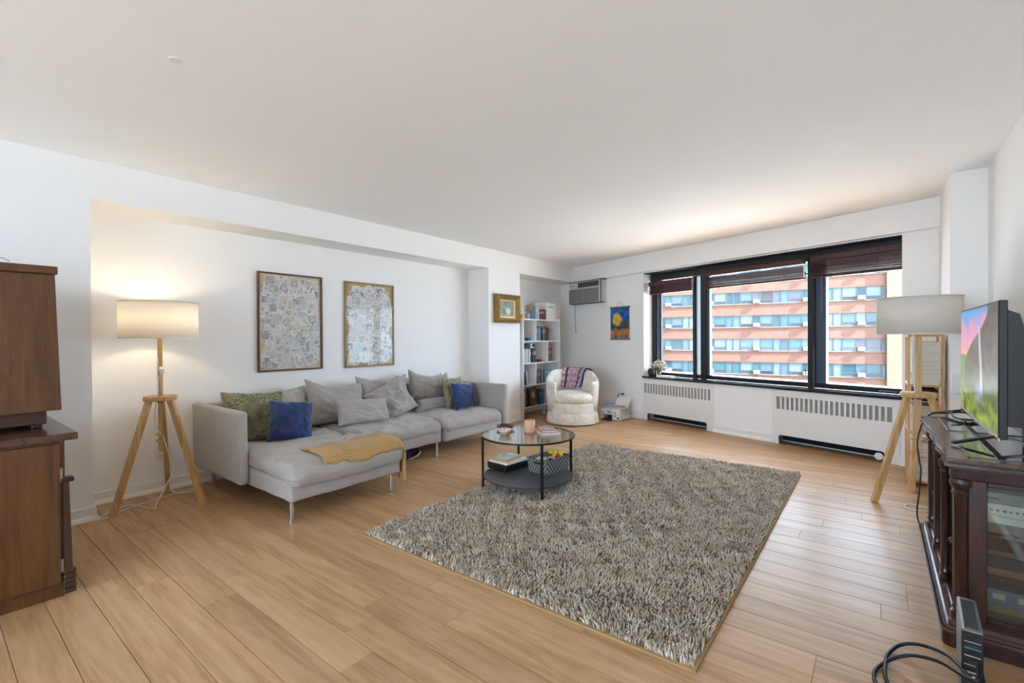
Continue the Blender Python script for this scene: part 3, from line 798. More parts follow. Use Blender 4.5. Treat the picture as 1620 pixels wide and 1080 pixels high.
# ================================================================== RUG
A, B, C_, D_ = [Vector((x, y, 0)) for x, y in ((-2.573, 1.745), (-2.625, 4.843), (-.545, 4.905), (-.534, 1.776))]
rug = thing('shag_rug', 'large grey-beige shag rug in the middle of the wooden floor', 'rug', ((A+B+C_+D_)/4))
rc = (A+B+C_+D_)/4
def rugpt(u, v): return (A*(1-u)+D_*u)*(1-v)+(B*(1-u)+C_*u)*v
bk = MB().prism([tuple((p-rc)[:2]) for p in (A, D_, C_, B)], .0008, .010).build('backing', M('#a98a5e', .95, var=.1, vscale=60), rug)
def rug_mat():
    m, nt, b = _new('shag_yarn')
    a = nt.nodes.new('ShaderNodeVertexColor'); a.layer_name = 'Col'
    nt.links.new(a.outputs['Color'], b.inputs['Base Color']); b.inputs['Roughness'].default_value = .9
    b.inputs['Specular IOR Level'].default_value = .15; b.inputs['Sheen Weight'].default_value = .25; return m
def rug_pile():
    rs = np.random.RandomState(4); gx, gy = 240, 360
    iu, iv = np.meshgrid(np.arange(gx), np.arange(gy)); n = iu.size
    u = .006+.988*(iu.ravel()+rs.uniform(.05, .95, n))/gx; v = .004+.992*(iv.ravel()+rs.uniform(.05, .95, n))/gy
    P = [np.array(p) for p in (A-rc, B-rc, C_-rc, D_-rc)]
    base_ = ((P[0][None]*(1-u)[:, None]+P[3][None]*u[:, None])*(1-v)[:, None]+(P[1][None]*(1-u)[:, None]+P[2][None]*u[:, None])*v[:, None])
    # the pile leans in drifting clumps
    def field(k, ph):
        r = np.zeros(n)
        for a_, b_, c_, w_ in ph: r += w_*np.sin(base_[:, 0]*a_*k+base_[:, 1]*b_*k+c_)
        return r
    ph1 = [(rs.uniform(-9, 9), rs.uniform(-9, 9), rs.uniform(0, 6), rs.uniform(.4, 1)) for _ in range(9)]
    ph2 = [(rs.uniform(-22, 22), rs.uniform(-22, 22), rs.uniform(0, 6), rs.uniform(.4, 1)) for _ in range(12)]
    ang = field(1, ph1)*1.1+field(1, ph2)*.7+rs.normal(0, .7, n)
    clump = field(1.6, ph2)/4
    ln = rs.uniform(.020, .032, n)*(1+.32*np.clip(clump, -1, 1)); tilt = np.clip(rs.normal(.60, .30, n), .05, 1.25)
    lean = np.stack([np.cos(ang)*np.sin(tilt), np.sin(ang)*np.sin(tilt), np.cos(tilt)], 1)
    upv = np.stack([np.cos(ang)*np.sin(tilt*.35), np.sin(ang)*np.sin(tilt*.35), np.cos(tilt*.35)], 1)
    r0 = rs.uniform(.0030, .0044, n)
    base_[:, 2] = .008
    mid = base_+upv*(ln*.5)[:, None]; tip = mid+lean*(ln*.55)[:, None]
    tip[:, 2] = np.maximum(tip[:, 2], .012)
    side = np.stack([-np.sin(ang), np.cos(ang), np.zeros(n)], 1); fwd = np.cross(side, upv)
    V = np.zeros((n, 10, 3)); k = 0
    for cpt, rr in ((base_, .9), (mid, 1.15), (tip, .55)):
        for t in range(3):
            a_ = 2*np.pi*t/3; V[:, k] = cpt+(side*np.cos(a_)+fwd*np.sin(a_))*(r0*rr)[:, None]; k += 1
    V[:, 9] = tip+lean*(r0*1.0)[:, None]
    F = []
    for j in (0, 3):
        for t in range(3): F.append((j+t, j+(t+1) % 3, j+3+(t+1) % 3, j+3+t))
    F4 = np.array(F); F3 = np.array([(6, 7, 9), (7, 8, 9), (8, 6, 9)])
    off = (np.arange(n)*10)[:, None, None]
    q = (F4[None]+off).reshape(-1, 4); tr = (F3[None]+off).reshape(-1, 3)
    me = bpy.data.meshes.new('pile'); me.vertices.add(n*10); me.vertices.foreach_set('co', V.reshape(-1))
    nl = q.size+tr.size; me.loops.add(nl); me.loops.foreach_set('vertex_index', np.concatenate([q.ravel(), tr.ravel()]))
    npy = len(q)+len(tr); me.polygons.add(npy)
    st = np.concatenate([np.arange(len(q))*4, len(q)*4+np.arange(len(tr))*3])
    me.polygons.foreach_set('loop_start', st); me.polygons.foreach_set('use_smooth', np.ones(npy, bool))
    me.update(calc_edges=True); me.validate()
    c0 = np.array(lin('#a7957f')[:3]); c1 = np.array(lin('#e8dccb')[:3]); c2 = np.array(lin('#67584a')[:3])
    t = np.clip(rs.uniform(0, 1, n)*.75+.22*clump+.15, 0, 1)[:, None]
    colr = c0*(1-t)+c1*t; dk = rs.uniform(0, 1, n) < .18; colr[dk] = c2
    cc = np.ones((n, 10, 4)); cc[:, :, :3] = colr[:, None, :]
    ca = me.color_attributes.new('Col', 'FLOAT_COLOR', 'POINT'); ca.data.foreach_set('color', cc.reshape(-1).astype(np.float32))
    me.materials.append(rug_mat()); return me
pile = obj('pile', rug_pile(), rug); pile['kind'] = 'stuff'

# ================================================================== COFFEE TABLE
TC = Vector((-2.300, 3.152, 0)); TR, TZ = .388, .452
tb = thing('coffee_table', 'round glass-topped coffee table with black metal frame on the rug edge', 'table', TC)
TBL = M('#141415', .38, .3, name='black_metal'); TG = glass('table_glass', (.90, .95, .93), 1.5, .06)
LP = [Vector((x, y, 0))-TC for x, y in ((-2.032, 2.942), (-2.556, 2.872), (-2.066, 3.455), (-2.585, 3.395))]
LP = [p.normalized()*(TR-.008)+Vector((0, 0, 0)) for p in LP]
for p in LP:
    a = math.atan2(p.y, p.x)
    MB().box(-.0095, .0095, -.0095, .0095, .0, TZ-.010, .0015).build('leg', TBL, tb, (p.x, p.y, 0), (0, 0, a))
MB().lathe([(TR-.008, TZ-.014), (TR, TZ-.014), (TR, TZ-.001), (TR-.008, TZ-.001), (TR-.008, TZ-.014)], 72, cap=False).build('top_ring', TBL, tb, auto=.6)
MB().lathe([(0, TZ-.008), (TR-.0085, TZ-.008), (TR-.0085, TZ), (0, TZ)], 72).build('glass_top', TG, tb)
SZ = .118
MB().lathe([(0, SZ-.016), (TR-.022, SZ-.016), (TR-.020, SZ-.012), (TR-.020, SZ), (0, SZ)], 72).build('lower_shelf', M('#404145', .38, var=.08, vscale=30, name='slate_shelf'), tb, auto=.6)
for p in LP:
    d = p.normalized(); MB().beam(p*.90+Vector((0, 0, SZ-.024)), p+Vector((0, 0, SZ-.024)), .016, .014).build('shelf_bracket', TBL, tb)

def gpt(u, v, z):     # floor-parallel point from photograph measurements
    d = FW+RT*((u-810)/FPX)+UP*((540-v)/FPX); k = (z-CAMH)/d.z
    return Vector((d.x*k, d.y*k, z))
# bowl
p = gpt(799, 687, TZ)
bo = thing('bowl', 'pink ceramic bowl of trinkets on the glass coffee table', 'bowl', p)
MB().lathe([(0, .003), (.022, .003), (.026, 0), (.030, .002), (.048, .022), (.058, .046), (.055, .047), (.045, .026), (.025, .008), (0, .007)], 32).build('bowl_body', M('#d9b7a6', .35, var=.08, vscale=40), bo, smooth=True)
for i in range(9):
    a = i*2.4; r = .012+.026*(i % 3)/2
    q = tag(softbox(.020, .018, .014, .006, (2, 2, 1), .002, 60, i).build('trinket', M(['#e8d9cf', '#c98f85', '#f1ece4'][i % 3], .4), None, p+Vector((r*math.cos(a), r*math.sin(a), .030+.006*(i % 3))), (i, i*.7, i*1.3), smooth=True),
            'small shell-like trinket heaped in the pink bowl', 'trinket', 'trinkets in the pink bowl')
# dark dish behind it
p = gpt(800, 678, TZ)
dd = thing('dish', 'dark glass dish behind the pink bowl on the coffee table', 'dish', p)
MB().lathe([(0, .002), (.055, .002), (.072, .016), (.086, .030), (.083, .032), (.068, .019), (.053, .006), (0, .006)], 32).build('dish_body', M('#22262e', .12, spec=.7), dd, smooth=True)
p = gpt(838, 684, TZ)
mg = thing('mug', 'matte peach tumbler on the glass coffee table', 'cup', p)
MB().lathe([(0, .004), (.036, .004), (.041, .0), (.043, .004), (.0445, .05), (.0445, .106), (.0415, .107), (.041, .05), (.038, .010), (0, .009)], 40).build('mug_body', M('#d8a48b', .5, name='peach_glaze'), mg, smooth=True)
def book(label, c, size, yaw, cover, cat='book', name='book', pages='#e9e4d8', group=None, top=None):
    t = thing(name, label, cat, c, (0, 0, yaw), group)
    w, d, h = size
    MB().box(-w/2, w/2, -d/2, d/2, 0, .0022).box(-w/2, w/2, -d/2, d/2, h-.0022, h).box(-w/2, -w/2+.0025, -d/2, d/2, .0022, h-.0022).build('cover', M(cover, .45), t)
    MB().box(-w/2+.003, w/2-.004, -d/2+.004, d/2-.004, .0022, h-.0022).build('pages', M(pages, .85), t)
    if top: obj('cover_print', paint_mesh('cover_print', w-.004, d-.004, 12, 16, top, vcol('cover_print', .4), 'XY', (0, 0, h+.0006)), t)
    return t
def pr_mag(seed, base, acc):
    b, a2 = lin(base), lin(acc)
    return lambda u, v: mixc(b, a2, .5+1.2*N3(u*3+seed, v*3))
q = gpt(866, 684, TZ)
book('white and red book, undermost on the glass coffee table', q, (.16, .22, .016), .9, '#cfc8c4', top=pr_mag(2, '#d6ccc8', '#c7a9a2'))
book('orange-edged notebook lying on the white and red book', q+Vector((-.01, .012, .0175)), (.13, .19, .013), .75, '#c4552f', top=pr_mag(5, '#c7b9b4', '#d88a72'))
ph = tag(MB().box(-.037, .037, -.075, .075, 0, .008, .004, 2).build('phone', M('#c9cdd2', .15, .4), None, q+Vector((-.005, .02, .0325)), (0, 0, .7)), 'silver phone on top of the coffee-table books', 'phone')
# lower shelf
SH = SZ+.0005
q = gpt(805, 738, SH)
kb = thing('box', 'flat black box on the lower shelf of the coffee table', 'box', q, (0, 0, -.12))
MB().box(-.115, .115, -.15, .15, 0, .052, .004).build('box_body', M('#131315', .4), kb)
MB().box(-.117, .117, -.152, .152, .040, .056, .003).build('lid', M('#161618', .38), kb)
q2 = q+Vector((0, 0, .0565))
book('white sketchbook lying on the flat black box', q2, (.21, .27, .016), -.08, '#e3e1de')
book('book with green leafy cover, topmost on the black box', q2+Vector((-.015, -.01, .0175)), (.17, .23, .022), -.02, '#cdb58c', pages='#c79a63', top=pr_mag(7, '#c9d2c2', '#7f9a84'))
# basket
q = gpt(868, 743, SH)
bk_ = thing('basket', 'grey ribbed plastic basket on the lower table shelf', 'basket', q, (0, 0, -.10))
def rib():
    m, nt, b = _new('ribbed_plastic'); v = _coords(nt, (1, 1, 1)); mp = nt.nodes.new('ShaderNodeMapping'); mp.inputs['Rotation'].default_value = (.75, .75, .0); nt.links.new(v, mp.inputs['Vector'])
    w = nt.nodes.new('ShaderNodeTexWave'); w.inputs['Scale'].default_value = 17; w.bands_direction = 'Z'; nt.links.new(mp.outputs['Vector'], w.inputs['Vector'])
    col = _ramp(nt, w.outputs['Fac'], [(.25, lin('#3c3b3b')), (.6, lin('#8a8987'))]); nt.links.new(col, b.inputs['Base Color']); b.inputs['Roughness'].default_value = .5
    _bump(nt, b, w.outputs['Fac'], .6, .004); return m
RIB = rib()
def wall4(w, d, h, k, t):
    mb = MB()
    o_ = [(-w/2*k, -d/2*k, 0), (w/2*k, -d/2*k, 0), (w/2*k, d/2*k, 0), (-w/2*k, d/2*k, 0), (-w/2, -d/2, h), (w/2, -d/2, h), (w/2, d/2, h), (-w/2, d/2, h)]
    i_ = [(x*(1-2*t/w), y*(1-2*t/d), z if z else .004) for x, y, z in o_]
    f = [(0, 1, 5, 4), (1, 2, 6, 5), (2, 3, 7, 6), (3, 0, 4, 7), (3, 2, 1, 0), (8, 12, 13, 9), (9, 13, 14, 10), (10, 14, 15, 11), (11, 15, 12, 8), (8, 9, 10, 11),
         (4, 5, 13, 12), (5, 6, 14, 13), (6, 7, 15, 14), (7, 4, 12, 15)]
    return mb.add(o_+i_, f)
wall4(.22, .31, .12, .90, .004).build('basket_body', RIB, bk_)
MB().tube([(-.111, -.156, .12), (.111, -.156, .12), (.111, .156, .12), (-.111, .156, .12), (-.111, -.156, .12)], .004, 6, 1).build('rim', M('#5c5b5a', .5), bk_)
MB().box(-.035, .035, -.1560, -.145, .080, .096, .004).build('handle_slot', M('#1d1c1c', .8), bk_)
rt_ = Matrix.Translation(q) @ Matrix.Rotation(-.10, 4, 'Z')
for i, (lx, ly, lz, sz, yw, hx, lb) in enumerate([(-.035, -.06, .085, (.09, .13, .018), .2, '#d9d6cf', 'pale notebook in the grey basket'), (.03, .075, .098, (.10, .12, .014), -.2, '#a8453a', 'red paperback at the far end of the grey basket'),
                                              (-.02, .01, .062, (.12, .16, .018), .1, '#3a3b40', 'dark book deep in the grey basket')]):
    book(lb, rt_ @ Vector((lx, ly, lz)), sz, -.10+yw, hx)
BAN = M('#d9b93c', .5, var=.10, vscale=30, name='banana_skin')
for i, (off, lift, lb) in enumerate([((0, .015), .120, 'banana nearest the table leg in the grey basket'), ((.035, .035), .122, 'banana behind the other in the grey basket')]):
    t = thing('banana', lb, 'banana', rt_ @ Vector((off[0], off[1], lift)), (0, 0, .9+.5*i), 'bananas in the grey basket')
    pts = [(-.01+.055*math.cos(a), .06*math.sin(a)*1.2, .028*math.cos(a*1.1)) for a in [-1.2+2.4*k/6 for k in range(7)]]
    MB().tube(pts, lambda s: .020*(.35+.65*math.sin(PI*min(max(s, .04), .96))**.5), 10, 5).build('banana_fruit', BAN, t, smooth=True)
    e = Vector(pts[-1]); MB().tube([e, e+Vector((-.012, .016, -.004))], .005, 6, 1).build('stem', M('#4a3a18', .7), t)

# ================================================================== PICTURES
def collage(label, yc, zc, w, h, frame_hex, seed, ground, room_glare):
    t = thing('photo_collage_frame', label, 'picture frame', (XN+.002, yc, zc), (0, 0, 0), 'framed photo collages on the alcove wall')
    fr = MB(); f = .016
    for y0, y1, z0, z1 in ((-w/2, w/2, h/2-f, h/2), (-w/2, w/2, -h/2, -h/2+f), (-w/2, -w/2+f, -h/2+f, h/2-f), (w/2-f, w/2, -h/2+f, h/2-f)):
        MB().box(0, .024, y0, y1, z0, z1, .002).build('frame_rail', M(frame_hex, .4, .15, name='frame_wood'), t)
    MB().box(.0, .006, -w/2+f, w/2-f, -h/2+f, h/2-f).build('backing_board', M(ground, .8), t)
    rg = random.Random(seed); mb = MB(); cols = []
    pal = ['#8f8d8b', '#c6c4c0', '#5c5a5b', '#b4bfc6', '#cfc8bd', '#9fb9c4', '#77706b', '#c9b0aa', '#c3cfc0', '#8d93a6', '#e2dfda', '#4a4a4e', '#b3a89c', '#a9c3c9', '#d8d4b0', '#3f4045', '#dcdad6']
    k = 0
    for i in range(430):
        pw, ph = rg.uniform(.05, .11), rg.uniform(.05, .12)
        y = rg.uniform(-w/2+f+pw*.52, w/2-f-pw*.52); z = rg.uniform(-h/2+f+ph*.55, h/2-f-ph*.55)
        if seed == 8 and z > h/2-.19 and abs(y) > .13+(h/2-z)*.7: continue
        a = rg.gauss(0, .25); x = .0065+i*.000018
        wh = mixc(lin('#e2dfd9'), lin('#cfcac2'), rg.random()); c = mixc(lin(rg.choice(pal)), lin('#d8d4ce'), room_glare*rg.uniform(.5, 1.3))  # pale reflection of the bright room mixed into the print colours
        def quad(px, qw, qh, c0, c1, dy=0, dz=0):
            pts = []
            for sy_, sz_ in ((-1, -1), (1, -1), (1, 1), (-1, 1)):
                yy, zz = dy+sy_*qw/2, dz+sz_*qh/2
                pts.append((px, y+yy*math.cos(a)-zz*math.sin(a), z+yy*math.sin(a)+zz*math.cos(a)))
            mb.add(pts, [(0, 1, 2, 3)]); cols.extend([c0, c0, c1, c1])
        quad(x, pw, ph, wh, wh)
        c2 = mixc(c, lin(rg.choice(pal)), .5)
        quad(x+.00001, pw*.88, ph*.86, c, c2)
        c3 = mixc(lin(rg.choice(pal)), lin('#8a8078'), .4)
        quad(x+.00002, pw*.34, ph*.45, mixc(c3, lin('#d8d4ce'), room_glare*.8), mixc(c3, lin('#d8d4ce'), room_glare), rg.uniform(-.2, .2)*pw, -ph*.12)
    me = mb.mesh('collage_print', vcol('collage_print', .5, nscale=90, namt=.25))
    ca = me.color_attributes.new('Col', 'FLOAT_COLOR', 'POINT'); ca.data.foreach_set('color', [q for c in cols for q in (*c[:3], 1)])
    obj('collage_print', me, t)
    MB().box(.0165, .018, -w/2+f, w/2-f, -h/2+f, h/2-f).build('glass', glass('picture_glass', (1, 1, 1), 1.22, 0), t)
collage('left of the two photo collages on the wall, brown frame, filled edge to edge', 2.362, 1.421, .662, .972, '#5d3a22', 3, '#c9b79a', .45)
collage('right of the two photo collages on the wall, thin gilt frame, bare upper corners', 3.295, 1.412, .668, .972, '#8a7446', 8, '#b59c6a', .55)

gp = thing('gilt_painting', 'small painting in a deep gilt frame on the wall pier', 'painting', (XL+.001, 5.352, 1.676), (0, math.radians(0), 0))
GOLD = M('#94753f', .42, .55, var=.3, vscale=40, bump=.3, bscale=90, name='gilt'); GOLD2 = M('#e2d3a0', .4, .4, var=.1, vscale=60)
def molding(w, h, prof, name, mat, parent):
    """mitred picture moulding; prof = (inset, depth)"""
    for k in range(4):
        mb = MB(); vs_ = []
        cor = [(-1, -1), (1, -1), (1, 1), (-1, 1)]; a, b = cor[k], cor[(k+1) % 4]
        for cx, cz in (a, b):
            for ins, dep in prof: vs_.append((dep, cx*(w/2-ins), cz*(h/2-ins)))
        n = len(prof); mb.add(vs_, [(i, i+1, n+i+1, n+i) for i in range(n-1)]+[(n-1, 0, n, 2*n-1)])
        mb.build(name, mat, parent)
molding(.52, .41, [(0, 0), (0, .085), (.015, .098), (.035, .085), (.045, .060), (.065, .066), (.075, .045), (.080, .02), (.08, 0)], 'frame_rail', GOLD, gp)
molding(.37, .26, [(0, .03), (0, .044), (.012, .046), (.022, .034), (.024, .02)], 'inner_slip', GOLD2, gp)
def still(u, v):
    b = mixc(lin('#6f7a6c'), lin('#8f9a86'), .5+N3(u*4, v*4)); d = math.hypot((u-.62)/.20, (v-.36)/.26)
    if v < .16: b = mixc(b, lin('#a8a27c'), .7)
    return mixc(lin('#c9cfc4'), b, sstep(.6, 1.15, d+.3*N3(u*8, v*8)))
obj('canvas', paint_mesh('canvas', .33, .22, 40, 28, still, vcol('canvas_paint', .5, coat=.2), 'YZ', (.028, 0, 0)), gp)
pn = tag(MB().prism([(0, 0), (.045, .02), (.05, .05), (.012, .27)], 0, .012).build('pennant', M('#17171a', .6), None, (XL-.052, 5.7135+.012, 1.60), (PI/2, 0, 0)), 'small black pennant hung on the side of the wall pier', 'pennant')

# tapestry scroll (plain generic print in blue, yellow and orange)
tp = thing('wall_scroll', 'small blue and yellow hanging scroll on the window wall', 'wall hanging', W2(-3.458, -.006, 1.48), (0, 0, -WA))
def scroll(u, v):
    n = .5+.9*N3(u*5, v*6)+.35*N3(u*13, v*15)
    c = mixc(lin('#123a6e'), lin('#2a6fc0'), n)
    if v < .60: c = mixc(c, mixc(lin('#1d2f4e'), lin('#48525a'), n), sstep(.75, .5, v))
    y = math.hypot((u-.36)/.24, (v-.62)/.20); c = mixc(mixc(lin('#c99a2c'), lin('#e0c060'), n), c, sstep(.75, 1.2, y+.25*N3(u*7, v*7, 3)))
    o = sstep(.36, .26, v+.06*N3(u*6, 1)); c = mixc(c, mixc(lin('#8a5a2c'), lin('#cf8a3a'), n), o)
    return mixc(c, mixc(lin('#5f5350'), lin('#a08a7c'), n), sstep(.18, .08, v))
obj('printed_cloth', paint_mesh('printed_cloth', .405, .505, 44, 56, scroll, vcol('scroll_print', .8), 'XZ', (0, -.004, 0)), tp)
DOW = M('#8a6248', .5)
for z in (.258, -.258): MB().box(-.215, .215, -.012, .004, z-.010, z+.010, .003).build('wooden_bar', DOW, tp)
MB().tube([(-.10, -.004, .265), (.015, -.004, .362), (.10, -.004, .265)], .0018, 6, 1).build('hanging_string', M('#8a8378', .8), tp)

# ================================================================== WALL AIR CONDITIONER
ac = thing('air_conditioner', 'grey-white air conditioner set in the wall above the armchair', 'air conditioner', W2(-4.17, 0, 1.845), (0, 0, -WA))
ACW = M('#c9c9c4', .5, name='ac_plastic'); ACG = M('#7b7c79', .55, name='ac_grille'); GASK = M('#26221f', .7)
w, h = .80, .375
MB().box(-w/2, w/2, -.12, .02, 0, h, .006).build('housing', ACW, ac)
MB().box(-w/2-.005, w/2+.045, -.128, -.03, h, h+.010).build('gasket', GASK, ac)
MB().box(w/2, w/2+.010, -.128, -.118, -.006, h).build('gasket', GASK, ac)
MB().box(-w/2+.03, w/2+.010, -.128, -.05, -.010, 0).build('gasket', GASK, ac)
MB().box(-w/2+.005, w/2-.05, -.131, -.12, .012, .252, .003).build('intake_grille', ACG, ac)
for i in range(20): MB().box(-w/2+.01, w/2-.055, -.1345, -.131, .018+i*.0118, .0215+i*.0118).build('grille_slat', ACW if i % 4 == 3 else M('#8a8b88', .5), ac)
for k in range(3): MB().box(-w/2+.18+k*.185, -w/2+.20+k*.185, -.1355, -.131, .015, .250).build('grille_rib', M('#90918e', .5), ac)
MB().box(-w/2+.235, w/2-.05, -.1225, -.12, .275, .360).build('vent', M('#20201f', .7), ac)
for k in range(9):
    x = -w/2+.245+k*.058; MB().box(x, x+.008, -.130, -.120, .278, .357).build('louvre', M('#8f8f8b', .5), ac)
for k in range(3): MB().box(-w/2+.24, w/2-.055, -.126, -.121, .295+k*.022, .299+k*.022).build('louvre', M('#6f6f6c', .5), ac)
MB().box(-w/2+.015, -w/2+.20, -.126, -.12, .270, .362, .004).build('control_panel', M('#d4d4cf', .4), ac)
for x in (.07, .145): MB().lathe([(0, 0), (.026, 0), (.022, .016), (0, .017)], 18, Matrix.Translation((-w/2+x, -.126, .316)) @ Matrix.Rotation(PI/2, 4, 'X')).build('knob', M('#b9b9b4', .4), ac, auto=.6)
MB().tube([(-w/2+.03, -.02, 0), (-w/2+.025, -.012, -.12), (-w/2+.03, -.010, -.30), (-w/2+.045, -.012, -.43), (-w/2+.050, -.012, -.48)], .0045, 6).build('power_cord', M('#8f8d88', .6), ac, smooth=True)
MB().box(-.008, .008, -.008, .008, -.03, 0, .002).build('plug', M('#8f8d88', .6), ac, (-w/2+.05, -.012, -.475))

# ================================================================== WHITE BOOKCASE
BWH = M('#e4e2e0', .45, name='white_laminate')
BX0, BX1, BY0, BY1 = -4.60, -4.27, 5.740, 6.790
bc = thing('bookcase', 'tall white open bookcase standing in the alcove corner', 'bookcase', (BX0, BY0, 0))
SZs = [.175, .518, .862, 1.205, 1.548]; D = BX1-BX0; Wd = BY1-BY0
MB().box(0, D, 0, .018, .0, 1.56, .001).build('side_panel', BWH, bc); MB().box(0, D, Wd-.018, Wd, .0, 1.56, .001).build('side_panel', BWH, bc)
for z in SZs: MB().box(0, D, .018, Wd-.018, z-.018, z, .001).build('shelf', BWH, bc)
div = [6.430-BY0, 6.090-BY0, 6.430-BY0, 6.090-BY0]
for i, y in enumerate(div): MB().box(0, D-.004, y-.008, y+.008, SZs[i], SZs[i+1]-.018, .001).build('divider', BWH, bc)
MB().box(.0, .006, .018, Wd-.018, .17, 1.548).build('back_panel', M('#dcdad7', .6), bc)
MB().box(D-.06, D-.03, .60, .63, 0, .157).build('support_leg', M('#b5a48c', .5), bc)
ORD = ['first', 'second', 'third', 'fourth', 'fifth', 'sixth', 'seventh', 'eighth', 'ninth', 'tenth', 'eleventh', 'twelfth', 'thirteenth', 'fourteenth']
NAMES = {'#20242a': 'black', '#5e8296': 'blue', '#c9cfd2': 'white', '#3b4046': 'dark grey', '#6b7076': 'grey', '#5a2a24': 'dark red', '#8f3b30': 'red', '#3f4a50': 'slate', '#7fa3ad': 'pale blue', '#40607a': 'steel blue', '#a8a294': 'beige', '#38513f': 'green', '#7a5a44': 'brown', '#d6d6d2': 'white', '#94a9b0': 'grey-blue', '#2f4a66': 'navy', '#96473a': 'rust red'}
def upright(shelf_z, y, items, where, lean=0):
    """items: (colour, thickness, height, depth)"""
    for i, (c, tk, hh, dp) in enumerate(items):
        t = thing('book', '%s-spined book, %s from the left %s' % (NAMES[c], ORD[i], where), 'book', (BX1-.02-rp.uniform(0, .02), y+tk/2, shelf_z+.0005), (math.radians(lean), 0, 0), 'books in the white bookcase')
        MB().box(-dp, -dp+.12*0+.004, -tk/2, tk/2, 0, .001)
        mb = MB().box(-.003, 0, -tk/2, tk/2, 0, hh).box(-dp, -.003, -tk/2, -tk/2+.002, 0, hh).box(-dp, -.003, tk/2-.002, tk/2, 0, hh)
        mb.build('cover', M(c, .45), t)
        MB().box(-dp+.003, -.003, -tk/2+.002, tk/2-.002, .003, hh-.003).build('pages', M('#e2dccd', .85), t)
        if i % 2 == 0 and tk > .02: MB().box(-.0001, .0006, -tk/2+.004, tk/2-.004, hh*.55, hh*.8).build('spine_label', M(rp.choice(['#cfc7b4', '#a8a8a4', '#c9a86a', '#7f8a92']), .5), t)
        y += tk+.0015
    return y
K = dict(bl='#20242a', b='#5e8296', w='#c9cfd2', dg='#3b4046', g='#6b7076', dr='#5a2a24', r='#8f3b30', s='#3f4a50', pb='#7fa3ad', sb='#40607a', be='#a8a294', gr='#38513f', br='#7a5a44', gb='#94a9b0', nv='#2f4a66', rr='#96473a')
def B_(s, hh=.23, dp=.17):
    out = []
    for q in s.split():
        c, tk = q.split(':'); out.append((K[c], float(tk)/1000, hh*rp.uniform(.9, 1.0), dp))
    return out
z4, z3, z2, z1, z0 = SZs[4], SZs[3], SZs[2], SZs[1], SZs[0]
# top of the case
y = upright(z4, 6.105, B_('gb:46 pb:30 w:26', .22), 'on top of the white bookcase')
y = upright(z4, 6.235, B_('dr:40 rr:44 dg:30 dr:42', .17), 'in the set atop the bookcase')
wb = thing('box', 'large white box at the right end of the bookcase top', 'box', (BX1-.16, 6.60, z4+.0005))
MB().box(-.12, .12, -.155, .155, 0, .285, .004).build('carton', M('#dfdedb', .5), wb)
MB().box(.1201, .1206, .10, .155, .004, .281).build('side_flap', M('#d2d1ce', .5), wb)
for i in range(8): MB().box(.1203, .1208, -.118+i*.021, -.118+i*.021+(.014 if i % 3 else .016), .205, .222).build('letter_mark', M('#2a2b2c', .6), wb)
vs1 = thing('vase', 'small lilac vase of dried flowers on top of the white bookcase', 'vase', (BX1-.09, 5.985, z4+.0005))
MB().lathe([(0, 0), (.028, 0), (.040, .025), (.042, .05), (.030, .080), (.024, .092), (.026, .096), (.020, .094), (0, .02)], 24).build('vase_body', M('#a39ec2', .4), vs1, smooth=True)
fl_ = MB(); hd = MB(); rf = random.Random(2)
for i in range(16):
    a, r = rf.uniform(0, 6.28), rf.uniform(.02, .075); tip = Vector((r*math.cos(a), r*math.sin(a), rf.uniform(.14, .23)))
    fl_.tube([(0, 0, .08), tip*.6+Vector((0, 0, .03)), tip], .0016, 5, 3)
    hd.lathe([(0, -.012), (.010, -.004), (.012, .006), (.006, .014), (0, .016)], 8, Matrix.Translation(tip))
fl_.build('stems', M('#9c8a55', .8), vs1)['kind'] = 'stuff'; hd.build('flower_heads', M('#b9a468', .8, var=.2, vscale=40), vs1, smooth=True)['kind'] = 'stuff'
tag(MB().box(-.03, .03, -.05, .05, 0, .065, .006).build('trinket_box', M('#c39a73', .6), None, (BX1-.06, 5.80, z4+.0005)), 'small tan wooden box at the left end of the bookcase top', 'box')
cp = thing('paper_bird', 'white folded paper ornament between tan box and vase on the bookcase', 'ornament', (BX1-.12, 5.885, z4+.0005))
MB().add([(0, -.05, 0), (.03, 0, 0), (0, .05, 0), (-.02, 0, .20), (.02, .03, .16)], [(0, 1, 3), (1, 2, 4), (1, 4, 3), (0, 3, 2), (2, 3, 4), (0, 2, 1)]).build('folded_paper', M('#dcdfe2', .6), cp)
# shelf 1 (upper)
upright(z3, 5.765, B_('w:30 bl:16 s:14', .22), 'in the bookcase upper left compartment')
tag(MB().box(-.03, .03, -.04, .04, 0, .05, .008).build('trinket_box', M('#2f5b4d', .4), None, (BX1-.07, 5.95, z3+.0005)), 'small green box in the upper left bookcase compartment', 'box')
upright(z3, 6.105, B_('sb:36 b:34 sb:30 s:26 w:20 bl:34 dg:40 be:16 bl:34 dr:38 br:20 dr:40', .235), 'in the bookcase upper right compartment')
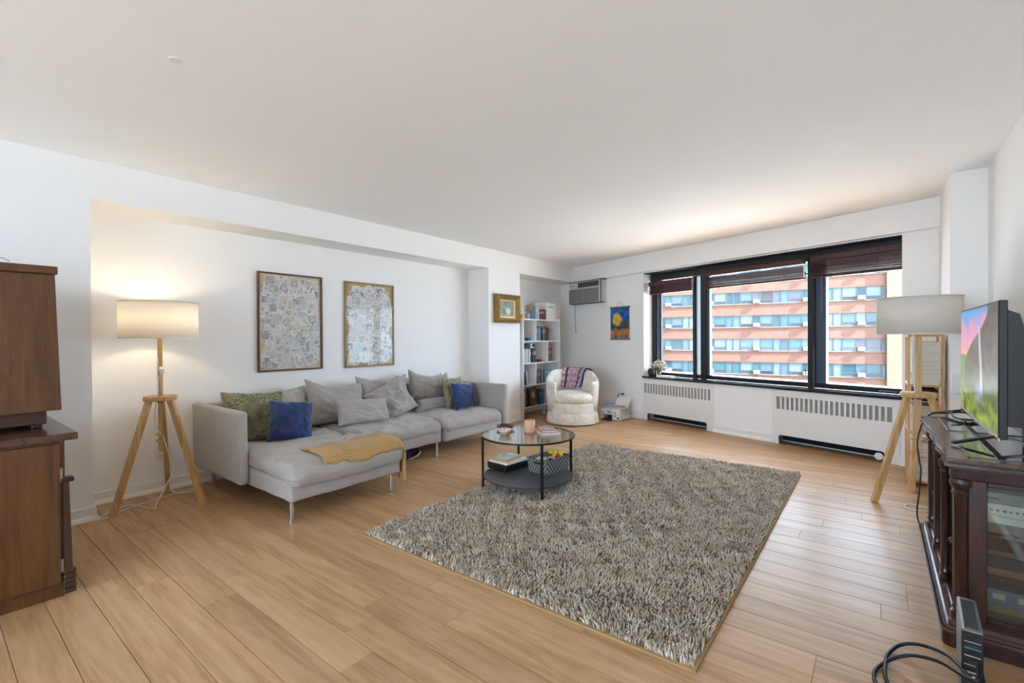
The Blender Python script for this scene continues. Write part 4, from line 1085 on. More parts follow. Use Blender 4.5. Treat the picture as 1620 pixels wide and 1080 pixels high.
# shelf 2
y = upright(z2, 5.765, B_('g:26 w:30 pb:34 w:30 gb:30 w:26 dg:26 s:28 bl:30 g:22 bl:34 nv:26', .225), 'in the bookcase long second-row compartment')
cam_b = thing('camera_bag', 'black camera bag lying on the second-row books', 'bag', (BX1-.10, 5.90, z2+.229)); softbox(.14, .16, .07, .02, (4, 4, 2), .003, 20, c=(0, 0, .036)).build('bag_body', M('#1b1c1f', .7), cam_b, smooth=True)
icm = thing('instant_camera', 'white instant camera with dark lens lying on the second-row books', 'camera', (BX1-.10, 6.05, z2+.229)); MB().box(-.05, .05, -.055, .055, 0, .075, .012, 2).build('camera_body', M('#d9dadb', .4), icm)
MB().lathe([(0, 0), (.024, 0), (.022, .014), (0, .015)], 20, Matrix.Translation((.05, .018, .04)) @ Matrix.Rotation(PI/2, 4, 'Y')).build('lens', M('#1d1e20', .2), icm)
upright(z2, 6.450, B_('bl:34 dg:24 r:26 rr:30 r:24', .225), 'in the bookcase narrow second-row compartment')
tag(softbox(.07, .09, .045, .018, (3, 3, 2), .004, 30).build('toy_car', M('#8c2f35', .35), None, (BX1-.05, 6.235, z2+.024), smooth=True), 'small red toy beside the second-row books', 'toy')
# shelf 3
for i, (c, a) in enumerate((('w', -4), ('g', -6), ('bl', -8), ('w', -10), ('g', -12))):
    pass
upright(z1, 5.790, B_('w:22 g:20 bl:20 g:18 w:20', .235), 'among the leaning bookcase magazines', lean=9)
y = upright(z1, 6.105, B_('bl:36 g:30 gb:26 g:26 dg:24 bl:26 be:22 bl:30', .23), 'in the bookcase right third-row compartment')
tb_ = thing('storage_box', 'teal storage box beside the third-row books', 'box', (BX1-.12, 6.445, z1+.0005)); MB().box(-.1, .1, -.085, .085, 0, .19, .004).build('box_body', M('#6f9ba6', .6), tb_); MB().box(-.102, .102, -.087, .087, .15, .195, .004).build('lid', M('#7eaab4', .6), tb_)
# bottom shelf
upright(z0, 5.765, B_('gr:44 be:26 dg:30 bl:24', .26), 'on the bottom shelf of the white bookcase')
ab = thing('art_book', 'large art book with dark golden cover facing out on the bottom shelf', 'book', (BX1-.045, 6.075, z0+.0005), (0, math.radians(-6), 0))
MB().box(-.028, 0, -.105, .105, 0, .285).build('cover', M('#2c2018', .4), ab); MB().box(-.025, -.003, -.1035, .107, .003, .282).build('pages', M('#d8ccb4', .8), ab)
def artp(u, v):
    n = N3(u*6, v*7, 1); c = mixc(lin('#241812'), lin('#8a6236'), .35+n); d = math.hypot((u-.55)/.16, (v-.6)/.22)
    return mixc(lin('#b9b3a6'), c, sstep(.7, 1.2, d+.5*N3(u*9, v*9)))
obj('cover_print', paint_mesh('cover_print', .205, .28, 20, 28, artp, vcol('cover_print', .4), 'YZ', (.0008, 0, .142)), ab)
upright(z0, 6.215, B_('nv:30 sb:34 nv:26 sb:20', .25), 'beside the art book, bottom shelf')
upright(z0, 6.455, B_('dr:30 br:34 dr:28', .26), 'in the bookcase bottom right compartment')

# ================================================================== BARREL ARMCHAIR
def damask():
    m, nt, b = _new('cream_damask'); v = _coords(nt)
    n = _noise(nt, v, 48, 4, .6); n.inputs['Distortion'].default_value = 1.2
    big = _noise(nt, v, 9, 2)
    c1 = _ramp(nt, n.outputs['Fac'], [(.45, lin('#ded8cc')), (.62, lin('#c0ab90'))])
    mx = nt.nodes.new('ShaderNodeMix'); mx.data_type = 'RGBA'; f = _ramp(nt, big.outputs['Fac'], [(.40, (0, 0, 0, 1)), (.62, (1, 1, 1, 1))])
    nt.links.new(f, mx.inputs['Factor']); mx.inputs['A'].default_value = lin('#e3ddd2'); nt.links.new(c1, mx.inputs['B'])
    nt.links.new(mx.outputs['Result'], b.inputs['Base Color']); b.inputs['Roughness'].default_value = .85; b.inputs['Sheen Weight'].default_value = .2
    _bump(nt, b, n.outputs['Fac'], .15, .003); return m
DAM = damask()
CHP = Vector((-3.585, 6.035, 0)); CHA = math.atan2(-.86, .51)+math.radians(4)
ch = thing('barrel_armchair', 'cream damask barrel armchair with skirt beside the bookcase', 'armchair', CHP, (0, 0, CHA))   # local +x is the front
def chR(a):      # outline radius by angle (0 = front)
    return .375*(1+.03*math.cos(2*a))
def ring(z, k, n=48, flat=True): return [(chR(2*PI*i/n)*k*math.cos(2*PI*i/n), chR(2*PI*i/n)*k*math.sin(2*PI*i/n), z) for i in range(n)]
def stack(levels, n=48, cap=True):
    mb = MB()
    for z, k in levels: mb.v += ring(z, k, n)
    for j in range(len(levels)-1):
        for i in range(n): mb.f.append((j*n+i, j*n+(i+1) % n, (j+1)*n+(i+1) % n, (j+1)*n+i))
    if cap: mb.f += [tuple(range(n))[::-1], tuple((len(levels)-1)*n+i for i in range(n))]
    return mb
stack([(.0, .80), (.022, .80)]).build('swivel_base', M('#1c1a18', .6), ch)
sk = stack([(.018, 1.055), (.022, 1.06), (.10, 1.035), (.165, 1.005), (.172, .98)])
for i, (x, y, z) in enumerate(sk.v):
    a = math.atan2(y, x); r = math.hypot(x, y); amp = .006*max(0, (.17-z)/.15); k = 1+amp*math.sin(a*11)/r
    sk.v[i] = (x*k, y*k, z)
sk.build('skirt', DAM, ch, auto=.8)
MB().add(*(lambda m: (m.v, m.f))(stack([(.165, .99), (.172, 1.0), (.178, 1.0), (.30, 1.0), (.315, .985), (.318, .9)]))).build('seat_band', DAM, ch, auto=.8)
for a in (-.98, .98):
    MB().beam((chR(a)*1.045*math.cos(a), chR(a)*1.045*math.sin(a), .024), (chR(a)*1.0*math.cos(a), chR(a)*1.0*math.sin(a), .168), .006, .008).build('skirt_pleat', M('#9d9488', .9), ch)
cu = stack([(.312, .80), (.316, .93), (.33, 1.0), (.36, 1.035), (.40, 1.03), (.432, .97), (.452, .82), (.462, .55), (.466, .25)])
for i, (x, y, z) in enumerate(cu.v):
    if x < -.05: x = -.05+(x+.05)*.72
    y *= .93
    cu.v[i] = (x+.012, y*.90 if x < .1 else y, z+.004*N3(x*9, y*9))
cu.build('seat_cushion', DAM, ch, smooth=True)
# curved back shell with sloping arms
def shell(lo_in=.83):
    mb = MB(); n = 60; a_open = .80
    prof = []
    for i in range(n+1):
        a = a_open+(2*PI-2*a_open)*i/n; back = (1-math.cos(a))/2
        top = .60+.15*sstep(.35, .95, back); tuft = .012*abs(math.sin((a-PI)*7)) if back > .45 else 0
        r = chR(a); endt = min(i, n-i)/5; rnd = 1 if endt >= 1 else (.45+.55*math.sqrt(max(0, 1-(1-endt)**2)))
        sect = [(1.0, .18), (1.045, .35), (1.075, top-.06), (1.07, top-.015), (1.03, top+.012), (.97, top+.014), (.90, top-.01), (.85+tuft, top-.06), (lo_in+tuft*1.2, .52), (.85, .33), (.88, .20)]
        cm = .95
        prof.append([((cm+(k-cm)*rnd)*r*math.cos(a), (cm+(k-cm)*rnd)*r*math.sin(a), z) for k, z in sect])
    m = len(prof[0])
    for p in prof: mb.v += p
    for i in range(n):
        for j in range(m): mb.f.append((i*m+j, (i+1)*m+j, (i+1)*m+(j+1) % m, i*m+(j+1) % m))
    mb.f += [tuple(range(m)), tuple(n*m+j for j in range(m))[::-1]]
    return mb
shell().build('back_shell', DAM, ch, smooth=True)
# woven blanket over the chair's back
def bl_pt(a, b):
    ang = PI+.05-1.12*a+.55*(1-b); r = chR(ang); back = (1-math.cos(ang))/2; top = .60+.15*sstep(.35, .95, back)
    path = [(.74, .478), (.775, .52), (.815, .60), (.845, top-.03), (.90, top+.014), (.97, top+.034), (1.05, top+.030), (1.095, top-.02), (1.10, top-.10), (1.09, top-.17)]
    t = b*(len(path)-1); i = min(int(t), len(path)-2); f = t-i
    k = path[i][0]*(1-f)+path[i+1][0]*f; z = path[i][1]*(1-f)+path[i+1][1]*f
    return ((k+.008*N3(a*5, b*5))*r*math.cos(ang), (k+.008*N3(a*5, b*5))*r*math.sin(ang), z)
bm_ = MB().grid(bl_pt, 36, 40); me = bm_.mesh('blanket', vcol('woven_blanket', .95, nscale=70, namt=.35), smooth=True)
ca = me.color_attributes.new('Col', 'FLOAT_COLOR', 'POINT'); buf = []
for j in range(41):
    for i in range(37):
        a, b = i/36, j/40
        c = mixc(lin('#8a5f6e'), lin('#c4a6b0'), .5+.9*N3(a*16, b*22)+.3*math.sin(b*60))
        if .16 < a < .23 or .70 < a < .77: c = lin('#1d1a2a')
        if .77 <= a < .86: c = mixc(lin('#3c4a7e'), lin('#b9bcc8'), .5+.5*math.sin(b*70))
        if a >= .93: c = lin('#231d2e')
        buf += [*c[:3], 1]
ca.data.foreach_set('color', buf)
bo_ = obj('blanket', me, None, CHP, (0, 0, CHA)); md = bo_.modifiers.new('thickness', 'SOLIDIFY'); md.thickness = .008; md.offset = 1
tag(bo_, 'pink and navy woven blanket draped over the cream armchair back', 'blanket')

# ================================================================== PRINTER
PRW = M('#dcdcda', .4, name='printer_plastic'); PRD = M('#1d1e21', .35)
prn = thing('printer', 'white inkjet printer standing on the floor beside the armchair', 'printer', (-3.175, 6.665, 0), (0, 0, -.06))
MB().box(-.17, .155, -.15, .15, .075, .165, .01, 2).build('body', PRW, prn)
MB().box(.03, .155, -.19, .15, .006, .165, .01, 2).build('ink_tank_housing', PRW, prn)
MB().box(-.17, -.135, -.17, .15, .004, .12, .008).build('side_wall', PRW, prn)
MB().box(-.135, .03, -.02, .15, .004, .075).build('paper_bay', PRD, prn)
MB().box(-.14, .035, -.24, -.01, .004, .016, .003).build('output_tray', PRD, prn)
MB().box(-.17, .155, -.155, .15, .166, .186, .008).build('scanner_lid', M('#cfcfcd', .4), prn)
MB().box(-.09, .02, -.154, -.150, .10, .15).build('front_panel', M('#c4c4c4', .4), prn)
MB().lathe([(0, 0), (.011, 0), (.011, .004), (0, .005)], 16, Matrix.Translation((-.04, -.154, .118)) @ Matrix.Rotation(PI/2, 4, 'X')).build('power_button', PRD, prn)
for z in (.055, .085, .115): MB().box(.06, .10, -.1925, -.189, z, z+.014).build('ink_window', M('#6c7478', .3), prn)
MB().box(.112, .145, -.192, -.188, .03, .055).build('maker_plate', PRD, prn)
MB().add([(-.10, .13, .186), (.13, .13, .186), (.15, .20, .300), (.09, .215, .318), (-.03, .215, .318), (-.10, .20, .29)], [(0, 1, 2, 3, 4, 5), (5, 4, 3, 2, 1, 0)]).build('paper_support', M('#e2e1de', .5), prn)
fd = thing('folder', 'blue patterned folder lying on the printer', 'folder', (-3.20, 6.62, .1868), (0, 0, -.10))
MB().box(-.15, .15, -.11, .09, 0, .018, .003).build('cover', M('#3f5878', .5), fd); MB().box(-.148, .151, -.112, .088, .004, .014).build('sheets', M('#c9ccd2', .8), fd)
obj('cover_print', paint_mesh('cover_print', .29, .19, 20, 12, lambda u, v: mixc(lin('#4f6d92'), lin('#a9bccb'), .4+1.4*N3(u*8, v*6)), vcol('cover_print', .4), 'XY', (0, -.01, .0187)), fd)
o2 = outlet('white wall outlet with a black plug behind the printer', W2(-3.385, -.0005, .325), -WA, False)
MB().box(-.014, .012, -.04, -.008, .01, .034, .005).build('plug', M('#1a1a1c', .5), o2)
MB().tube([(-.005, -.04, .022), (-.05, -.055, .02), (-.085, -.05, -.03), (-.09, -.04, -.12), (-.085, -.04, -.16)], .005, 6).build('plug_cord', M('#1a1a1c', .5), o2, smooth=True)

# ================================================================== WINDOW-SILL THINGS
p = W2(-2.885, .06, ZL+.0005)
pt = thing('ornament_pot', 'dark round wicker pot at the left end of the window sill', 'pot', p)
MB().lathe([(0, 0), (.035, 0), (.052, .03), (.055, .065), (.042, .105), (.03, .115), (.026, .11), (.03, .09), (0, .02)], 24).build('pot_body', M('#3c3a3d', .7, var=.3, vscale=60, bump=.6, bscale=120), pt, smooth=True)
p = W2(-2.755, .07, ZL+.0005)
bq = thing('dried_bouquet', 'pale dried flower bouquet in a glass on the window sill', 'flowers', p)
MB().lathe([(0, 0), (.034, 0), (.036, .003), (.040, .09), (.037, .09), (.033, .006), (0, .005)], 24).build('glass_jar', glass('jar_glass', (.9, .94, .92), 1.45, .1), bq, smooth=True)
st = MB(); pal = ['#d9d8c4', '#b7b98e', '#c9b48a', '#8f6f4a', '#b9c4bd', '#dfdcd2']; hs = {c: MB() for c in pal}
rf = random.Random(9)
for i in range(90):
    a, r = rf.uniform(0, 6.28), .105*math.sqrt(rf.random()); hz = .12+.13*rf.random()*(1-.5*(r/.105)**2)
    tip = Vector((r*math.cos(a)+.02, r*math.sin(a)*.8, hz))
    st.tube([(rf.uniform(-.015, .015), rf.uniform(-.015, .015), .01), tip*.5+Vector((0, 0, .04)), tip], .0013, 4, 2)
    m_ = Matrix.Translation(tip) @ Matrix.Rotation(rf.uniform(-1, 1), 4, 'X') @ Matrix.Rotation(rf.uniform(-1, 1), 4, 'Y')
    hs[rf.choice(pal)].lathe([(0, -.010), (.008, -.006), (.016, .004), (.010, .012), (0, .009)], 7, m_)
st.build('stems', M('#8d8a5c', .8), bq)['kind'] = 'stuff'
for c, mb in hs.items(): mb.build('flower_heads', M(c, .8, var=.1, vscale=80), bq, smooth=True)['kind'] = 'stuff'
p = W2(-2.56, .0, ZL+.0005)
book('pale paperback lying on the window sill beside the dried bouquet', p, (.24, .10, .028), -WA+.06, '#cbbfb2', top=pr_mag(4, '#d8d2ca', '#b9a898'))

# ================================================================== PINE SHELF WITH PAPERS
PINE = wood('pine', '#b98a52', '#cf9f63', '#dcb27a', (30, 30, 2.5), rough=.5, tint=.04)
IX0, IX1, IY0, IY1 = .192, .420, 5.09, 5.55
iv = thing('pine_shelf', 'narrow pine shelving unit crammed with papers between lamp and wall pier', 'shelf', (IX0, IY0, 0))
iw, idp = IX1-IX0, IY1-IY0
for x in (0, iw-.018):
    for y in (0, idp-.03): MB().box(x, x+.018, y, y+.03, 0, 1.36, .002).build('post', PINE, iv)
for z in (.06, .46, .85, 1.26): MB().box(.001, iw-.001, .001, idp, z-.018, z, .001).build('shelf_board', PINE, iv)
for z in (1.33,): MB().box(.018, iw-.018, .005, .023, z, z+.03, .001).build('rung', PINE, iv)
for y in (0, idp-.03): pass
rq = random.Random(5)
def pile_of(z, zmax, label, cols, thick=(.012, .03)):
    i = 0
    while i < 14:
        tk = rq.uniform(*thick)
        if z+tk > zmax: break
        c = rq.choice(cols); w_, d_ = rq.uniform(.172, .186), rq.uniform(.26, .34)
        t = thing('magazine', '%s, %s from the bottom' % (label, ORD[i]), 'magazine', (IX0+iw/2+rq.uniform(-.002, .002), IY0-.015+d_/2+rq.uniform(-.012, .012), z), (0, 0, rq.uniform(-.008, .008)), 'paper stacks on the pine shelf')
        MB().box(-w_/2, w_/2, -d_/2, d_/2, tk-.002, tk).box(-w_/2, w_/2, -d_/2, d_/2, 0, .002).build('cover', M(c, .5), t)
        MB().box(-w_/2+.001, w_/2-.001, -d_/2+.001, d_/2-.001, .002, tk-.002).build('pages', M('#d6cdbf', .85, var=.08, vscale=200), t)
        z += tk+.0006; i += 1
WHT = ['#d9d5cd', '#cfc9bf', '#e0ddd6', '#b9b2a8', '#8d8a86', '#a8564a', '#cfc9bf']
pile_of(.0605, .43, 'journal in the lowest stack of the pine shelf', WHT)
pile_of(.4605, .70, 'journal in the middle stack of the pine shelf', WHT)
pile_of(.8505, 1.22, 'white binder in the upper stack of the pine shelf', ['#dcd8d1', '#e2dfd9', '#cfcac2', '#b7b0a6'], (.020, .034))
tag(MB().box(-.08, .08, -.10, .10, 0, .11, .01).build('storage_box', M('#2a2320', .7, var=.4, vscale=30), None, (IX0+iw/2, IY0+.20, .7005-.0)), 'dark box above the middle journal stack in the pine shelf', 'box')
# modem on the right wall, pale pipe
mdm = thing('wall_box', 'white modem box with dark slots on the wall pier beside the television', 'modem', (.525, YC-.001, .80))
MB().box(-.07, .07, -.05, 0, 0, .16, .006).build('case', M('#e2e0dc', .4), mdm)
for z in (.095, .125): MB().box(-.02, .071, -.0505, -.01, z, z+.02).build('slot', M('#1b1c1e', .5), mdm)

# ================================================================== DARK DISPLAY CABINET UNDER THE TELEVISION
MAH = wood('mahogany', '#170906', '#2b120c', '#3d1c12', (26, 26, 2.2), rough=.28, coat=.35, tint=.0, bump=.05)
MAHT = wood('mahogany_top', '#301d15', '#493023', '#5d4030', (26, 2.2, 26), rough=.22, coat=.35, tint=.0, bump=.04)
CGL = glass('cabinet_glass', (.82, .84, .82), 1.5, .03)
CL = Vector((.43, 3.21, 0)); ZT = .755
cb = thing('display_cabinet', 'dark carved wooden display cabinet with glass panels along the right wall', 'cabinet', CL)
def cab(name, mb, mat=MAH, **k): return mb.build(name, mat, cb, -CL, **k)
EDGE = [(2.585, .219), (2.625, .222), (2.683, .238), (2.744, .236), (2.831, .222), (2.932, .214), (3.03, .222), (3.123, .235), (3.17, .232), (3.202, .224), (3.26, .226), (3.331, .231), (3.436, .221), (3.52, .213), (3.603, .211), (3.68, .217), (3.746, .226), (3.79, .222), (3.845, .208)]
def front(y):
    for (a, xa), (b, xb) in zip(EDGE, EDGE[1:]):
        if a <= y <= b:
            t = (y-a)/(b-a); t = t*t*(3-2*t); return xa*(1-t)+xb*t
    return EDGE[0][1] if y < EDGE[0][0] else EDGE[-1][1]
XB = .638
def outline(grow, n=90, y0=2.585, y1=3.845):
    pts = [(XB, y0-grow), ]
    pts += [(front(y0)+.02-grow, y0-grow)]
    for i in range(n+1):
        y = y0+(y1-y0)*i/n; pts.append((front(y)-grow, y if 0 < i < n else (y0-grow*.6 if i == 0 else y1+grow*.6)))
    pts += [(front(y1)+.02-grow, y1+grow), (XB, y1+grow)]
    return pts
cab('cabinet_top', MB().prism(outline(0), ZT-.014, ZT), MAHT, auto=.5)
cab('top_moulding', MB().prism(outline(-.004), ZT-.022, ZT-.014).prism(outline(.005), ZT-.034, ZT-.022).prism(outline(-.010), ZT-.046, ZT-.034), MAH, auto=.5)
cab('frieze', MB().prism(outline(-.022), ZT-.085, ZT-.046), MAH, auto=.5)
for y0, y1 in ((2.640, 3.205), (3.320, 3.83)):
    cab('glass_inset', MB().box(.296, .560, y0, y1, ZT, ZT+.004), glass('inset_glass', (.80, .84, .83), 1.55, .18))
    for a in ((.286, .296, y0-.01, y1+.01), (.560, .570, y0-.01, y1+.01)): cab('inset_bead', MB().box(*a, ZT, ZT+.005, .0015), MAHT)
# plinth
def pl_(g):
    x, y0, y1, r = .205-g, 2.555-g, 3.90+g, .035
    return [(XB, y0), (x+r, y0)]+[(x+r-r*math.sin(a), y0+r-r*math.cos(a)) for a in [PI/2*k/6 for k in range(1, 7)]]+[(x, y1-r)]+[(x+r-r*math.cos(a), y1-r+r*math.sin(a)) for a in [PI/2*k/6 for k in range(1, 7)]]+[(XB, y1)]
cab('plinth', MB().prism(pl_(.0), .0, .070), MAH, auto=.5)
cab('plinth_moulding', MB().prism(pl_(.006), .060, .070).prism(pl_(-.004), .070, .080).prism(pl_(-.020), .080, .098), M('#5a4038', .25, coat=.4), auto=.5)
cab('back_board', MB().box(.622, XB, 2.60, 3.84, .098, ZT-.085), MAH)
cab('cabinet_floor', MB().box(.25, .622, 2.60, 3.84, .098, .110), MAH)
cab('inner_shelf', MB().box(.285, .622, 2.625, 3.82, .452, .460), glass('shelf_glass', (.75, .80, .78), 1.5, .10))
cab('inner_shelf', MB().box(.285, .622, 2.625, 3.82, .275, .290), MAH)
# posts
turn = [(.026, .098), (.030, .104), (.030, .122), (.022, .130), (.027, .142), (.022, .154), (.0235, .17), (.0235, .60), (.027, .612), (.022, .622), (.031, .640), (.034, .652), (.030, .668)]
def post(x, y, k=1):
    mb = MB(); n = 20; vs_ = []
    for r, z in turn:
        for i in range(n):
            a = 2*PI*i/n; fl_ = 1-.07*abs(math.sin(a*5)) if .165 < z < .605 else 1
            vs_.append((x+r*k*fl_*math.cos(a), y+r*k*fl_*math.sin(a), z))
    fs = [(j*n+i, j*n+(i+1) % n, (j+1)*n+(i+1) % n, (j+1)*n+i) for j in range(len(turn)-1) for i in range(n)]+[tuple((len(turn)-1)*n+i for i in range(n))]
    return mb.add(vs_, fs)
cab('corner_post', post(.268, 2.628, 1.15), MAH, auto=.5); cab('corner_post', post(.262, 3.80, 1.0), MAH, auto=.5)
for y in (2.99, 3.40): cab('front_post', post(front(y)+.030, y, .72), MAH, auto=.5)
# glazed doors
for k, (y0, y1) in enumerate(((2.672, 2.968), (3.012, 3.378), (3.422, 3.768))):
    xd = .268; d = bpy.data.objects.new('door', None)
    f = .045
    mb = MB().box(xd, xd+.018, y0, y0+f, .105, .665, .003).box(xd, xd+.018, y1-f, y1, .105, .665, .003).box(xd, xd+.018, y0+f, y1-f, .105, .155, .003)
    # arched top rail
    pts = [(y0+f, .668)]+[(y0+f+(y1-y0-2*f)*i/12, .60+.035*math.sin(PI*i/12)) for i in range(13)]+[(y1-f, .668)]
    mb.add([(xd, a, z) for a, z in pts]+[(xd+.018, a, z) for a, z in pts], [tuple(range(15)), tuple(range(15, 30))[::-1]]+[(i, (i+1) % 15, 15+(i+1) % 15, 15+i) for i in range(15)])
    dr = cab('door', mb, MAH)
    MB().box(xd+.007, xd+.010, y0+f-.004, y1-f+.004, .15, .64).build('pane', CGL, dr)
    yk = y0+.022
    MB().lathe([(0, 0), (.007, .0), (.006, .010), (.013, .018), (.014, .026), (.008, .033), (0, .035)], 14, Matrix.Translation((xd, yk, .385)) @ Matrix.Rotation(-PI/2, 4, 'Y')).build('knob', M('#4a2f1d', .35, .4), dr, smooth=True)
    MB().box(xd-.004, xd, yk-.014, yk+.014, .33, .44, .002).build('escutcheon', M('#5a4326', .4, .6, var=.3, vscale=60), dr)
    # carved drop under the frieze
    MB().add(*(lambda m: (m.v, m.f))(softbox(.022, .07, .075, .010, (2, 3, 3), .006, 40, k, c=(xd-.004, (y0+y1)/2, .655)))).build('carved_drop', MAH, dr, smooth=True)
# near end: framed glass side
ye = 2.605
sd = MB().box(.285, .340, ye, ye+.02, .098, .670, .003).box(.590, .622, ye, ye+.02, .098, .670, .003).box(.340, .590, ye, ye+.02, .098, .125, .003).box(.340, .590, ye, ye+.02, .650, .670, .003)
so = cab('side_frame', sd, MAH); MB().box(.336, .594, ye+.008, ye+.011, .120, .655).build('pane', CGL, so)
sd2 = MB().box(.285, .622, 3.815, 3.84, .098, .670); cab('side_frame', sd2, MAH)
# ------------------------------------------------------------------ things inside the cabinet
def inbox(name, label, cat, x0, x1, y0, y1, z, hz, hexc, rot=0, marks=None, lid=None):
    t = thing(name, label, cat, ((x0+x1)/2, (y0+y1)/2, z), (0, rot, 0))
    a, b = (x1-x0)/2, (y1-y0)/2
    MB().box(-a, a, -b, b, 0, hz, .002).build('case', M(hexc, .5, var=.10, vscale=25), t)
    if marks: marks(t, a, b, hz)
    return t
def mk_letters(t, a, b, hz):
    for i in range(11): MB().box(-a+.03+i*.018, -a+.03+i*.018+(.008 if i % 3 else .011), -b-.0006, -b, hz*.62, hz*.62+.009).build('letter_mark', M('#55574f', .6), t)
    MB().tube([(-a+.05, -b-.0004, hz*.45), (-a+.12, -b-.0004, hz*.36), (a-.03, -b-.0004, hz*.38)], .0012, 5).build('printed_line', M('#6d7068', .6), t)
def mk_vcr(t, a, b, hz):
    MB().box(-a+.01, -a+.07, -b-.0006, -b, hz*.3, hz*.55).build('maker_mark', M('#303234', .5), t)
    MB().lathe([(0, 0), (.014, 0), (.012, .006), (0, .006)], 16, Matrix.Translation((a-.05, -b, hz*.5)) @ Matrix.Rotation(PI/2, 4, 'X')).build('dial', M('#3c3d3e', .4), t)
inbox('album', 'dark album at the bottom of the glass cabinet', 'album', .31, .60, 2.66, 2.92, .1105, .030, '#4b463b')
inbox('album', 'tan album second from the bottom in the glass cabinet', 'album', .315, .60, 2.66, 2.90, .1412, .032, '#8a7a5a')
inbox('record_case', 'blue-grey printed case low in the glass cabinet', 'case', .312, .605, 2.655, 2.92, .1740, .062, '#5f7486', 0,
      lambda t, a, b, hz: [MB().box(-a+.05+i*.07, -a+.085+i*.07, -b-.0006, -b, hz*.4, hz*.75).build('printed_emblem', M('#b5b39f', .6), t) for i in (0, 1)])
inbox('magazine_pile', 'brown folder on the wooden shelf inside the glass cabinet', 'folder', .315, .60, 2.66, 2.92, .2905, .030, '#7a5c4a')
inbox('magazine_pile', 'black case on the brown folder inside the glass cabinet', 'case', .312, .60, 2.66, 2.92, .3212, .045, '#1e1f1d')
inbox('magazine_pile', 'rust paper folder near the middle of the glass cabinet', 'folder', .315, .59, 2.665, 2.90, .3668, .020, '#6d4a3c')
inbox('carton', 'brown carton on the glass shelf inside the cabinet', 'carton', .31, .60, 2.655, 2.90, .4605, .040, '#6f5c45')
inbox('carton', 'pale lettered carton on the brown carton inside the cabinet', 'carton', .305, .605, 2.65, 2.90, .5010, .078, '#c9c8bb', 0, mk_letters)
inbox('video_player', 'grey video player topmost inside the glass cabinet', 'player', .31, .60, 2.66, 2.90, .5795, .042, '#7d7d7a', 0, mk_vcr)
inbox('glassware_box', 'grey storage case behind the middle cabinet door', 'case', .33, .60, 3.05, 3.33, .4605, .11, '#8a8f8a')
inbox('glassware_box', 'white storage case behind the far cabinet door', 'case', .33, .60, 3.45, 3.72, .4605, .10, '#b5b2a8')
inbox('glassware_box', 'dark storage case low behind the far cabinet door', 'case', .33, .60, 3.42, 3.74, .1105, .13, '#4d4a44')
inbox('glassware_box', 'green-grey storage case low behind the middle cabinet door', 'case', .33, .60, 3.03, 3.34, .1105, .12, '#6b756c')

# ================================================================== TELEVISION
tv = thing('television', 'flat television showing a waterfall landscape, on the dark cabinet', 'television', (.42, 3.42, ZT+.0045))
TVB = M('#0d0d0e', .35, name='tv_plastic')
TY0, TY1, TZ0, TZ1 = 2.845-3.42, 3.985-3.42, .045, .640
MB().box(-.016, .012, TY0, TY1, TZ0, TZ1, .003).build('panel', TVB, tv)
MB().box(-.0185, -.010, TY0-.001, TY1+.001, TZ0-.010, TZ0+.008, .002).build('bottom_bezel', M('#b9bcc0', .25, .8), tv)
def scene(u, v):
    u = 1-u         # 0 at far (left) edge of the picture
    sky = mixc(lin('#f0a860'), mixc(lin('#d98fb0'), lin('#3f96d8'), sstep(.78, .95, v+.15*N3(u*4, v*5))), sstep(.55, .72, v+.10*N3(u*5, v*4, 2)))
    sky = mixc(sky, lin('#6f86a8'), .5*sstep(.1, .5, N3(u*6, v*8, 7)))
    n = .5+.7*N3(u*9, v*11)+.4*N3(u*22, v*20)
    cliffx = .78-.62*sstep(.98, .50, v)
    rock = mixc(mixc(lin('#2f2820'), lin('#6f5f4a'), n), lin('#5a6a3c'), sstep(.5, .3, v))
    hill = mixc(lin('#3f5a22'), lin('#8fa048'), n)
    c = sky if v > .56 and u < cliffx+.04*N3(v*9, 0) else (rock if u > cliffx-.05 else hill)
    if v <= .56 and u <= cliffx+.02: c = mixc(hill, rock, sstep(.25, .45, u))
    if v < .24: c = mixc(c, mixc(lin('#1f3a14'), lin('#9fb63a'), n), sstep(.26, .16, v+.06*N3(u*12, 3)))
    w = abs(u-.60-.03*math.sin(v*5)); f = sstep(.035+.02*(1-v), .0, w)*sstep(.22, .30, v)*sstep(.86, .78, v)
    c = mixc(c, lin('#d9d3ea'), f*.85)
    c = mixc(c, lin('#8f9fd0'), .6*sstep(.14, .0, math.hypot((u-.58)/1.0, (v-.24)*1.0)))
    return c
scr = paint_mesh('screen', 1.124, .575, 120, 70, scene, vcol('tv_picture', .3, emit=.55), 'YZ', (-.0168, (TY0+TY1)/2, (TZ0+TZ1)/2))
obj('screen', scr, tv)
# swelling rear housing
pr_ = [(.012, .60), (.012, .10), (.060, .10), (.078, .20), (.078, .46), (.050, .58)]
MB().add([(x, TY0+.02, z) for x, z in pr_]+[(x, TY1-.02, z) for x, z in pr_], [tuple(range(6)), tuple(range(6, 12))[::-1]]+[(i, (i+1) % 6, 6+(i+1) % 6, 6+i) for i in range(6)]).build('rear_housing', TVB, tv)
for y, sg in ((TY0+.10, 1), (TY1-.10, -1)):
    MB().beam((-.155, y-.05*sg, .006), (0, y, .048), .022, .010).beam((.145, y-.03*sg, .006), (0, y, .048), .022, .010).build('foot', TVB, tv)
sp = thing('speaker', 'black speaker standing behind the near end of the television', 'speaker', (.550, 2.93, ZT+.0005))
MB().box(-.050, .055, -.085, .085, 0, .125, .010, 2).build('cabinet', M('#121213', .45), sp)
MB().lathe([(0, 0), (.010, 0), (.010, .003), (0, .003)], 14, Matrix.Translation((.02, -.085, .07)) @ Matrix.Rotation(PI/2, 4, 'X')).build('port', M('#050505', .8), sp)
BCORD = M('#131314', .5, name='black_cord')
